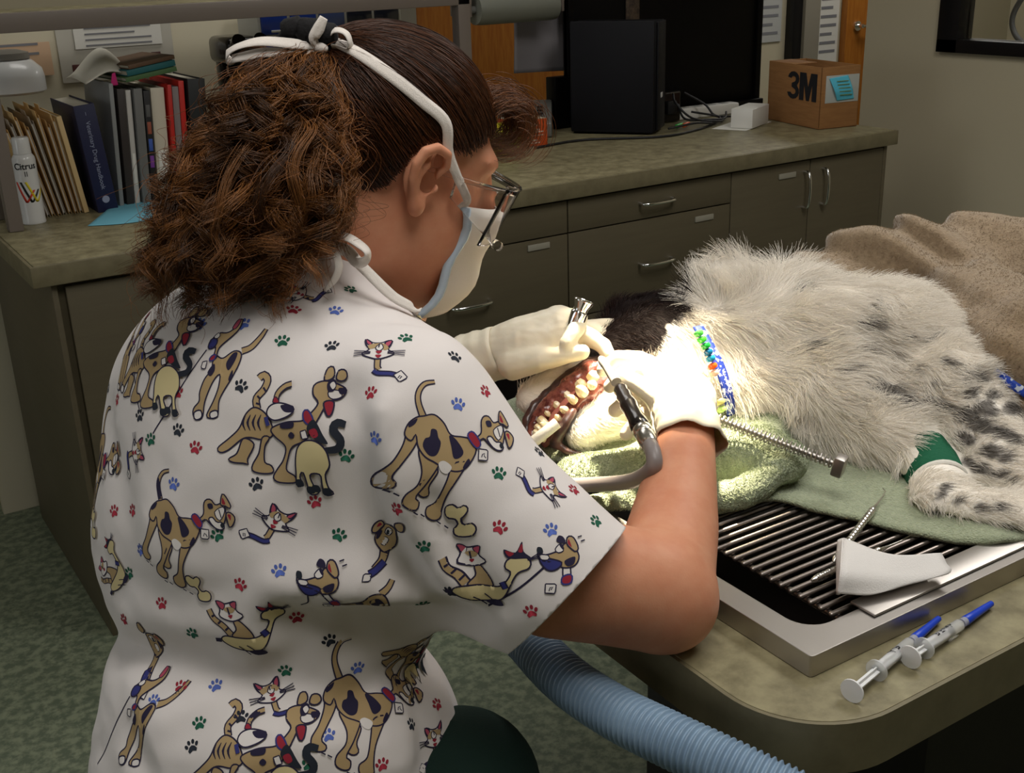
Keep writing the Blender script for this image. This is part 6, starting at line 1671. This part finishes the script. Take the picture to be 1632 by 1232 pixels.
def pets(x, y, rot=0, size=1.0, flip=False):
    d = Draw(Motif(x, y, rot, size), 1030, 870, 0.00053/2.93, flip)
    # striped cat
    d.stroke([(912, 632), (930, 618), (952, 640), (940, 680), (908, 720), (916, 765)], 0.0044, 'tan', 'dark')
    for a in ((936, 672, 950, 690), (912, 708, 926, 722), (908, 740, 928, 746)): d.stroke([(a[0], a[1]), (a[2], a[3])], 0.0016, 'dark')
    d.shape([(860, 790), (900, 758), (950, 780), (985, 830), (990, 880), (940, 900), (880, 890), (840, 900), (780, 945), (740, 958), (724, 938), (780, 895), (830, 850)], 'tan')
    for a in (862, 885, 910, 935): d.stroke([(a, 790), (a-14, 826), (a-2, 860)], [0.0006, 0.0022, 0.0006], 'dark')
    d.shape([(850, 895), (820, 960), (780, 985), (800, 1000), (850, 1005), (870, 1010), (868, 985), (900, 920)], 'tan')
    # dog
    d.shape([(940, 890), (920, 960), (890, 1010), (890, 1040), (940, 1052), (985, 1045), (975, 1015), (945, 1000), (950, 930), (975, 890)], 'tan')
    d.shape([(985, 850), (1060, 822), (1140, 815), (1172, 785), (1200, 742), (1176, 705), (1176, 665), (1215, 648), (1260, 655), (1310, 680), (1312, 702), (1284, 728), (1240, 738), (1215, 790), (1190, 840), (1150, 900), (1085, 930), (1060, 980), (1048, 1035), (1085, 1060), (1085, 1090), (1010, 1090), (984, 1068), (1005, 1030), (1035, 990), (1050, 930), (1000, 885)], 'tan')
    d.shape([(1240, 690), (1280, 690), (1296, 716), (1262, 728), (1240, 716)], 'white', 'dark', 0.0009); d.shape([(1280, 680), (1312, 682), (1310, 704), (1286, 706)], 'dark', None)
    d.shape([(1222, 740), (1262, 738), (1258, 790), (1240, 798)], 'red')
    d.shape([(1218, 645), (1226, 596), (1252, 590), (1262, 620), (1250, 640)], 'tan'); d.shape([(1270, 640), (1280, 604), (1310, 604), (1320, 632), (1298, 650)], 'tan')
    d.shape([(1232, 660), (1256, 640), (1272, 656), (1262, 690), (1238, 694)], 'dark', None); d.shape([(1244, 664), (1258, 652), (1268, 668), (1256, 684)], 'white', None)
    d.shape([(1140, 780), (1160, 770), (1186, 812), (1172, 834), (1146, 816)], 'red', 'navy')
    d.shape([(1032, 832), (1092, 820), (1090, 846), (1040, 850)], 'dark', None); d.shape([(1068, 880), (1084, 864), (1100, 880), (1084, 894)], 'dark', None)
    # small cat head behind
    d.shape([(965, 790), (975, 755), (1020, 740), (1085, 755), (1095, 775), (1060, 800), (1000, 815)], 'white'); d.shape([(1030, 750), (1090, 752), (1092, 778), (1050, 778)], 'dark', None)
    d.stroke([(1005, 740), (1010, 700), (1040, 670), (1072, 660)], 0.0030, 'tan', 'dark'); d.shape([(990, 738), (1000, 712), (1022, 738)], 'red', 'dark', 0.0008)
    d.stroke([(960, 800), (972, 838)], 0.0034, 'navy')
    # yellow cat in front with black tail
    d.stroke([(1235, 945), (1285, 940), (1300, 905), (1270, 862), (1280, 830), (1320, 838)], [0.0046, 0.0060, 0.0060, 0.0062, 0.0066, 0.0050], 'black')
    d.shape([(1115, 930), (1150, 902), (1200, 905), (1240, 945), (1250, 1010), (1228, 1052), (1232, 1110), (1250, 1140), (1215, 1145), (1208, 1100), (1205, 1050), (1160, 1052), (1172, 1105), (1190, 1135), (1150, 1142), (1142, 1100), (1130, 1040), (1112, 1060), (1118, 1100), (1092, 1102), (1096, 1040), (1100, 980)], 'cream')
    for a in ((1152, 1122), (1222, 1130), (1105, 1090), (1178, 1115)): d.shape([(a[0]-14, a[1]-14), (a[0]+14, a[1]-14), (a[0]+20, a[1]+14), (a[0]-12, a[1]+14)], 'black', None)
    d.shape([(1160, 850), (1190, 812), (1230, 880), (1248, 918), (1200, 900)], 'black', None); d.shape([(1170, 860), (1196, 850), (1210, 880), (1188, 890)], 'red', None)
    d.shape([(1130, 862), (1156, 854), (1166, 890), (1138, 896)], 'white', sm=False, w=0.0010)
def dog_leash(x, y, rot=0, size=1.0, flip=False):
    d = Draw(Motif(x, y, rot, size), 740, 600, 0.00053/2.93, flip)
    d.stroke([(640, 500), (560, 620), (470, 760), (375, 880)], 0.0012, 'dark')
    d.stroke([(915, 395), (900, 440), (870, 490), (830, 510)], [0.0016, 0.0030, 0.0040, 0.0046], 'tan', 'dark')
    d.shape([(640, 700), (660, 640), (690, 600), (690, 560), (700, 530), (740, 545), (790, 510), (830, 520), (830, 570), (800, 640), (770, 690), (745, 740), (740, 800), (700, 815), (682, 800), (715, 740), (738, 680), (740, 620), (715, 640), (690, 690), (668, 750), (660, 810), (630, 822), (610, 800), (612, 770), (640, 740)], 'tan')
    d.shape([(700, 790), (735, 780), (742, 806), (706, 816)], 'white'); d.shape([(615, 790), (650, 780), (656, 812), (622, 822)], 'white')
    d.shape([(766, 560), (790, 520), (812, 520), (806, 560), (784, 600), (768, 586)], 'dark', None); d.shape([(672, 610), (700, 570), (710, 600), (692, 628)], 'dark', None); d.shape([(786, 640), (800, 600), (806, 620), (796, 650)], 'dark', None)
    d.shape([(690, 540), (690, 490), (655, 490), (660, 450), (690, 420), (730, 420), (760, 400), (765, 360), (790, 350), (788, 400), (760, 440), (730, 470), (708, 500), (706, 545)], 'tan')
    d.shape([(648, 490), (655, 450), (688, 450), (690, 480), (668, 498)], 'navy'); d.shape([(752, 396), (768, 350), (784, 356), (770, 400)], 'pink', 'dark', 0.0008)
    d.shape([(676, 536), (700, 526), (698, 552), (672, 556)], 'red', 'navy'); d.shape([(636, 560), (662, 556), (658, 596), (632, 590)], 'white', sm=False, w=0.001)
    d.shape([(668, 440), (690, 418), (700, 436), (684, 450)], 'white', 'dark', 0.0008)
def two_cats(x, y, rot=0, size=1.0, flip=False):
    d = Draw(Motif(x, y, rot, size), 1080, 350, 0.00053/2.814, flip)
    d.stroke([(900, 228), (915, 270), (955, 310), (980, 352)], [0.0040, 0.0040, 0.0044, 0.0050], 'tan', 'dark')
    for a in ((906, 262, 926, 254), (930, 296, 948, 284), (958, 330, 976, 318)): d.stroke([(a[0], a[1]), (a[2], a[3])], 0.0018, 'dark')
    d.shape([(985, 355), (1015, 330), (1012, 290), (1040, 290), (1070, 330), (1085, 380), (1060, 395), (1000, 380)], 'tan')
    d.shape([(960, 230), (948, 190), (990, 208), (1050, 200), (1040, 240), (1070, 270), (1010, 290), (950, 262)], 'white'); d.shape([(948, 190), (990, 208), (970, 235)], 'pink', 'dark', 0.0009); d.shape([(1016, 210), (1050, 200), (1038, 236)], 'pink', 'dark', 0.0009)
    d.shape([(978, 232), (1010, 222), (1036, 236), (1010, 252)], 'tan', None); d.stroke([(1000, 226), (1002, 258)], 0.0016, 'dark'); d.shape([(994, 262), (1016, 260), (1006, 276)], 'red', None)
    d.shape([(925, 375), (950, 355), (1010, 370), (1080, 385), (1130, 375), (1170, 325), (1148, 300), (1160, 268), (1210, 262), (1245, 290), (1240, 318), (1195, 330), (1160, 385), (1130, 430), (1095, 455), (1040, 450), (970, 420)], 'cream')
    d.shape([(1160, 262), (1146, 225), (1190, 246), (1212, 212), (1220, 250), (1248, 280), (1215, 275)], 'dark', None); d.shape([(1152, 232), (1184, 248), (1166, 256)], 'red', None); d.shape([(1200, 245), (1212, 220), (1216, 250)], 'red', None)
    for k in (-10, 0, 10): d.stroke([(1235, 285), (1282, 278+k)], 0.0008, 'dark')
    d.stroke([(1130, 360), (1142, 392)], 0.0036, 'navy', 'dark')
    d.shape([(1040, 450), (1095, 452), (1115, 480), (1070, 480)], 'dark', None); d.stroke([(925, 375), (895, 372)], 0.0040, 'dark')
    for a in (1000, 1040): d.stroke([(a, 415), (a+20, 440), (a+40, 470)], 0.0010, 'dark')
def dog_ball(x, y, rot=0, size=1.0, flip=False, body=True, rope=0):
    d = Draw(Motif(x, y, rot, size), 400, 430, 0.00053/2.814, flip)
    if rope == 1: d.stroke([(262, 420), (258, 470), (240, 500), (215, 515)], 0.0013, 'dark')
    if rope == 2: d.stroke([(290, 370), (220, 430), (130, 495), (20, 545)], 0.0018, 'dark')
    if body:
        d.stroke([(616, 395), (600, 420), (570, 440)], [0.0030, 0.0040, 0.0050], 'tan', 'dark')
        d.shape([(380, 490), (440, 480), (490, 470), (530, 440), (580, 445), (600, 490), (590, 525), (500, 530), (400, 520)], 'tan')
        d.shape([(520, 470), (560, 460), (585, 500), (560, 522), (535, 510)], 'dark', None); d.shape([(400, 500), (440, 495), (450, 522), (405, 520)], 'dark', None); d.shape([(460, 480), (490, 474), (492, 492), (466, 494)], 'dark', None)
        d.shape([(318, 410), (336, 398), (372, 452), (392, 480), (360, 500), (350, 462)], 'white')
    else: d.shape([(325, 400), (350, 400), (352, 460), (322, 470)], 'white')
    d.shape([(218, 350), (250, 362), (310, 345), (340, 315), (375, 330), (396, 372), (376, 410), (330, 420), (290, 400), (262, 390), (225, 380)], 'tan')
    d.shape([(226, 372), (290, 384), (320, 400), (292, 425), (258, 425), (234, 400)], 'navy')
    d.shape([(222, 360), (262, 364), (262, 382), (232, 380)], 'white', 'dark', 0.0009); d.shape([(214, 345), (218, 328), (236, 332), (240, 352), (226, 358)], 'black', None)
    d.shape([(292, 340), (318, 318), (330, 346), (304, 356)], 'white', 'dark', 0.0009); d.shape([(312, 324), (326, 322), (326, 344)], 'dark', None)
    d.shape([(345, 318), (352, 290), (378, 292), (396, 335), (384, 354), (362, 340)], 'tan'); d.shape([(350, 318), (356, 300), (366, 334)], 'red', None)
    d.shape([(300, 305), (312, 284), (332, 290), (340, 312), (318, 316)], 'dark', None); d.shape([(330, 390), (376, 374), (370, 404), (342, 412)], 'dark', None)
    d.shape([(352, 462), (386, 450), (394, 482), (372, 494)], 'red', 'navy') if body else d.shape([(318, 455), (356, 448), (352, 482), (316, 484)], 'red', 'navy')
    cx_ = 342 if body else 270
    d.shape([(cx_-22, 478), (cx_+22, 482), (cx_+16, 520), (cx_-24, 514)], 'white', sm=False, w=0.001); d.stroke([(cx_-8, 508), (cx_-2, 492), (cx_+8, 494), (cx_, 504)], 0.0008, 'dark')
    for a in ((398, 292), (410, 310)): d.stroke([(a[0], a[1]), (a[0]+20, a[1]-6)], 0.0010, 'dark')
def dog_face(x, y, rot=0, size=1.0, flip=False):
    d = Draw(Motif(x, y, rot, size), 380, 740, 0.00053/2.504, flip)
    d.stroke([(366, 770), (362, 810), (376, 850)], [0.0060, 0.0050, 0.0060], 'tan', 'dark')
    d.stroke([(352, 815), (372, 850), (392, 870)], 0.0044, 'navy', 'dark'); d.shape([(384, 866), (412, 872), (408, 900), (380, 892)], 'white', sm=False, w=0.001)
    d.shape([(345, 690), (360, 665), (395, 668), (410, 700), (418, 740), (390, 770), (362, 780), (335, 745), (335, 715)], 'tan')
    d.shape([(365, 725), (385, 722), (392, 750), (372, 756)], 'white', 'dark', 0.0008); d.shape([(362, 680), (384, 676), (388, 704), (368, 708)], 'white', 'dark', 0.0009); d.shape([(372, 690), (382, 686), (382, 704), (372, 706)], 'black', None)
    d.shape([(345, 665), (328, 650), (334, 618), (352, 616), (366, 646)], 'tan'); d.shape([(400, 672), (418, 660), (438, 690), (436, 720), (418, 716), (408, 694)], 'tan'); d.shape([(408, 676), (420, 672), (424, 694)], 'red', None)
    d.shape([(400, 700), (416, 712), (412, 740), (402, 730)], 'dark', None)
def paw(x, y, ink, rot):
    m = Motif(x, y, rot, 1.0)
    if not m.ok: return
    k = 0.0118/22
    e = lambda cx, cy, rx, ry, a=0: [(k*(cx+rx*math.cos(t)*math.cos(a)-ry*math.sin(t)*math.sin(a)), k*(cy+rx*math.cos(t)*math.sin(a)+ry*math.sin(t)*math.cos(a))) for t in np.linspace(0, 2*np.pi, 12, endpoint=False)]
    m.fill([(k*px_, k*py_) for px_, py_ in [(-6, -9), (0, -6.5), (6, -9), (8, -5), (4.5, 0), (0, 2.2), (-4.5, 0), (-8, -5)]], ink)
    for cx, cy, a in ((-9, 2, 0.5), (-3.6, 7, 0.15), (3.6, 7, -0.15), (9, 2, -0.5)): m.fill(e(cx, cy, 2.6, 3.8, a), ink)
# where each drawing sits on the cloth
dog_stand(722, 722); dog_stand(290, 848, 4, 0.9); dog_stand(160, 745, -6, 0.95); dog_stand(592, 1130, 6, 1.0, False, False)
pets(448, 690); pets(238, 580, 8, 0.95); pets(400, 1212, 4, 1.0); pets(652, 1046, -28, 0.72)
dog_leash(352, 590); dog_leash(205, 560, -4, 0.9, True)
cat_head(604, 566); cat_head(436, 836, -28, 0.95, True); cat_head(868, 778, -80, 0.9, True); cat_head(436, 1112, 24, 0.95); cat_head(215, 722, -80, 0.85); cat_head(692, 1184, 4, 0.9, True); cat_head(480, 470, 60, 0.85)
two_cats(783, 922); two_cats(400, 1006, 14, 0.95); two_cats(660, 496, 10, 0.9); two_cats(182, 905, 60, 0.8)
dog_ball(542, 950, 0, 1.0, False, True, 1); dog_ball(926, 908, 0, 1.0, False, False, 2); dog_leash(222, 1150, 0, 1.0)
dog_face(252, 1032); dog_face(612, 862, -20, 1.0, True)
PAWS = {'black': [(529, 552), (242, 549), (384, 616), (284, 686), (409, 772), (223, 663), (173, 619), (725, 569), (860, 721), (525, 1021), (384, 1143), (306, 1190), (717, 944), (656, 1155)],
        'green': [(450, 544), (391, 454), (240, 701), (552, 727), (181, 747), (559, 462), (296, 486), (647, 539), (795, 755), (540, 853), (950, 831), (675, 872), (347, 853), (307, 1010), (455, 1069), (318, 1153), (493, 1219), (207, 914), (673, 963), (661, 1059), (730, 1139)],
        'blue': [(388, 517), (318, 517), (277, 772), (598, 699), (156, 687), (535, 496), (730, 645), (878, 845), (445, 910), (344, 1093), (245, 1117), (523, 1172), (224, 877), (570, 1065)],
        'red': [(468, 494), (591, 627), (283, 626), (312, 714), (187, 638), (502, 800), (774, 624), (632, 812), (796, 841), (915, 781), (383, 932), (258, 962), (288, 1095), (198, 988), (473, 984), (182, 815), (212, 814), (846, 975), (609, 1219), (697, 1123)]}
rp = np.random.default_rng(2)
for ink, L in PAWS.items():
    for x, y in L: paw(x, y, ink, rp.choice([-25, -12, 15, 28, 8]))
keepi = [i for i, v in enumerate(PV) if v is not None]; remap = {i: j for j, i in enumerate(keepi)}
pr = pyd('print', [PV[i] for i in keepi], [tuple(remap[i] for i in f) for f in PF], ink_m, shirt, True)
pr.data.polygons.foreach_set('material_index', np.array(PM, np.int32)); pr.data.update()
pr['label'] = 'cartoon dogs, cats and paw marks printed on the cloth'; pr['kind'] = 'stuff'

# ---- scrub trousers and stool
m_pants = mat('dark_green_cotton', srgb(6, 36, 28), 0.9, bump=0.2, bump_scale=600)
hipc = np.array(c_hip)-np.array([0, 0, 0.10])
RK = at(800, 1480, 1.0); LK = np.array([0.55, 1.10, 0.52])
pf = union([(ell(hipc, (0.14, 0.17, 0.11), TR), 0), (chain([hipc-tl*0.07+tf*0.04, at(735, 1255, 1.07), RK], [0.095, 0.074, 0.062]), 0.05), (chain([hipc+tl*0.07+tf*0.04, LK], [0.095, 0.068]), 0.05),
            (chain([RK, np.array([RK[0]+0.02, RK[1]+0.10, 0.10])], [0.064, 0.05]), 0.03), (chain([LK, np.array([LK[0]+0.0, LK[1], 0.10])], [0.066, 0.05]), 0.03)])
V, F = surface(pf, np.array([-0.1, 0.35, 0.03]), np.array([0.9, 1.35, 0.86]), 0.010); V = relax(V, F, 2)
tr_ = link('trousers', mesh_vf('trousers', V, F), m_pants, person, True); tr_['label'] = 'dark green scrub trousers'
m_shoe = mat('white_leather', srgb(200, 198, 192), 0.5)
for kx, ky in ((RK[0]+0.02, RK[1]+0.10), (LK[0], LK[1])):
    V, F = surface(union([(chain([(kx, ky, 0.06), (kx+0.09, ky+0.02, 0.045), (kx+0.16, ky+0.035, 0.035)], [0.048, 0.042, 0.034]), 0)]), np.array([kx-0.1, ky-0.1, 0.0]), np.array([kx+0.25, ky+0.15, 0.15]), 0.006)
    V[:, 2] = np.maximum(V[:, 2], 0.002)
    link('shoe', mesh_vf('shoe', V, F), m_shoe, person, True)
sx_, sy_ = hipc[0], hipc[1]; sz = float(hipc[2])-0.115
stl = empty('stool', (sx_, sy_, 0)); tag(stl, 'round padded stool under the seated person', 'stool')
lathe('seat', [(0, sz-0.06), (0.15, sz-0.06), (0.165, sz-0.045), (0.165, sz-0.015), (0.15, sz), (0, sz+0.002)], m_black, stl, 36)
lathe('column', [(0, 0.06), (0.025, 0.06), (0.025, sz-0.06), (0, sz-0.06)], m_chrome, stl, 20)
for k in range(5):
    a = 2*math.pi*k/5+0.3; c_, s_ = math.cos(a), math.sin(a)
    tube('base_leg', [(0.02*c_, 0.02*s_, 0.09), (0.24*c_, 0.24*s_, 0.06)], 0.014, m_chrome, stl, k=10)
    lathe('caster', [(0, -0.012), (0.026, -0.012), (0.028, 0), (0.026, 0.012), (0, 0.012)], m_rub, stl, 18, axis=((0.24*c_, 0.24*s_, 0.029), (-s_, c_, 0)))
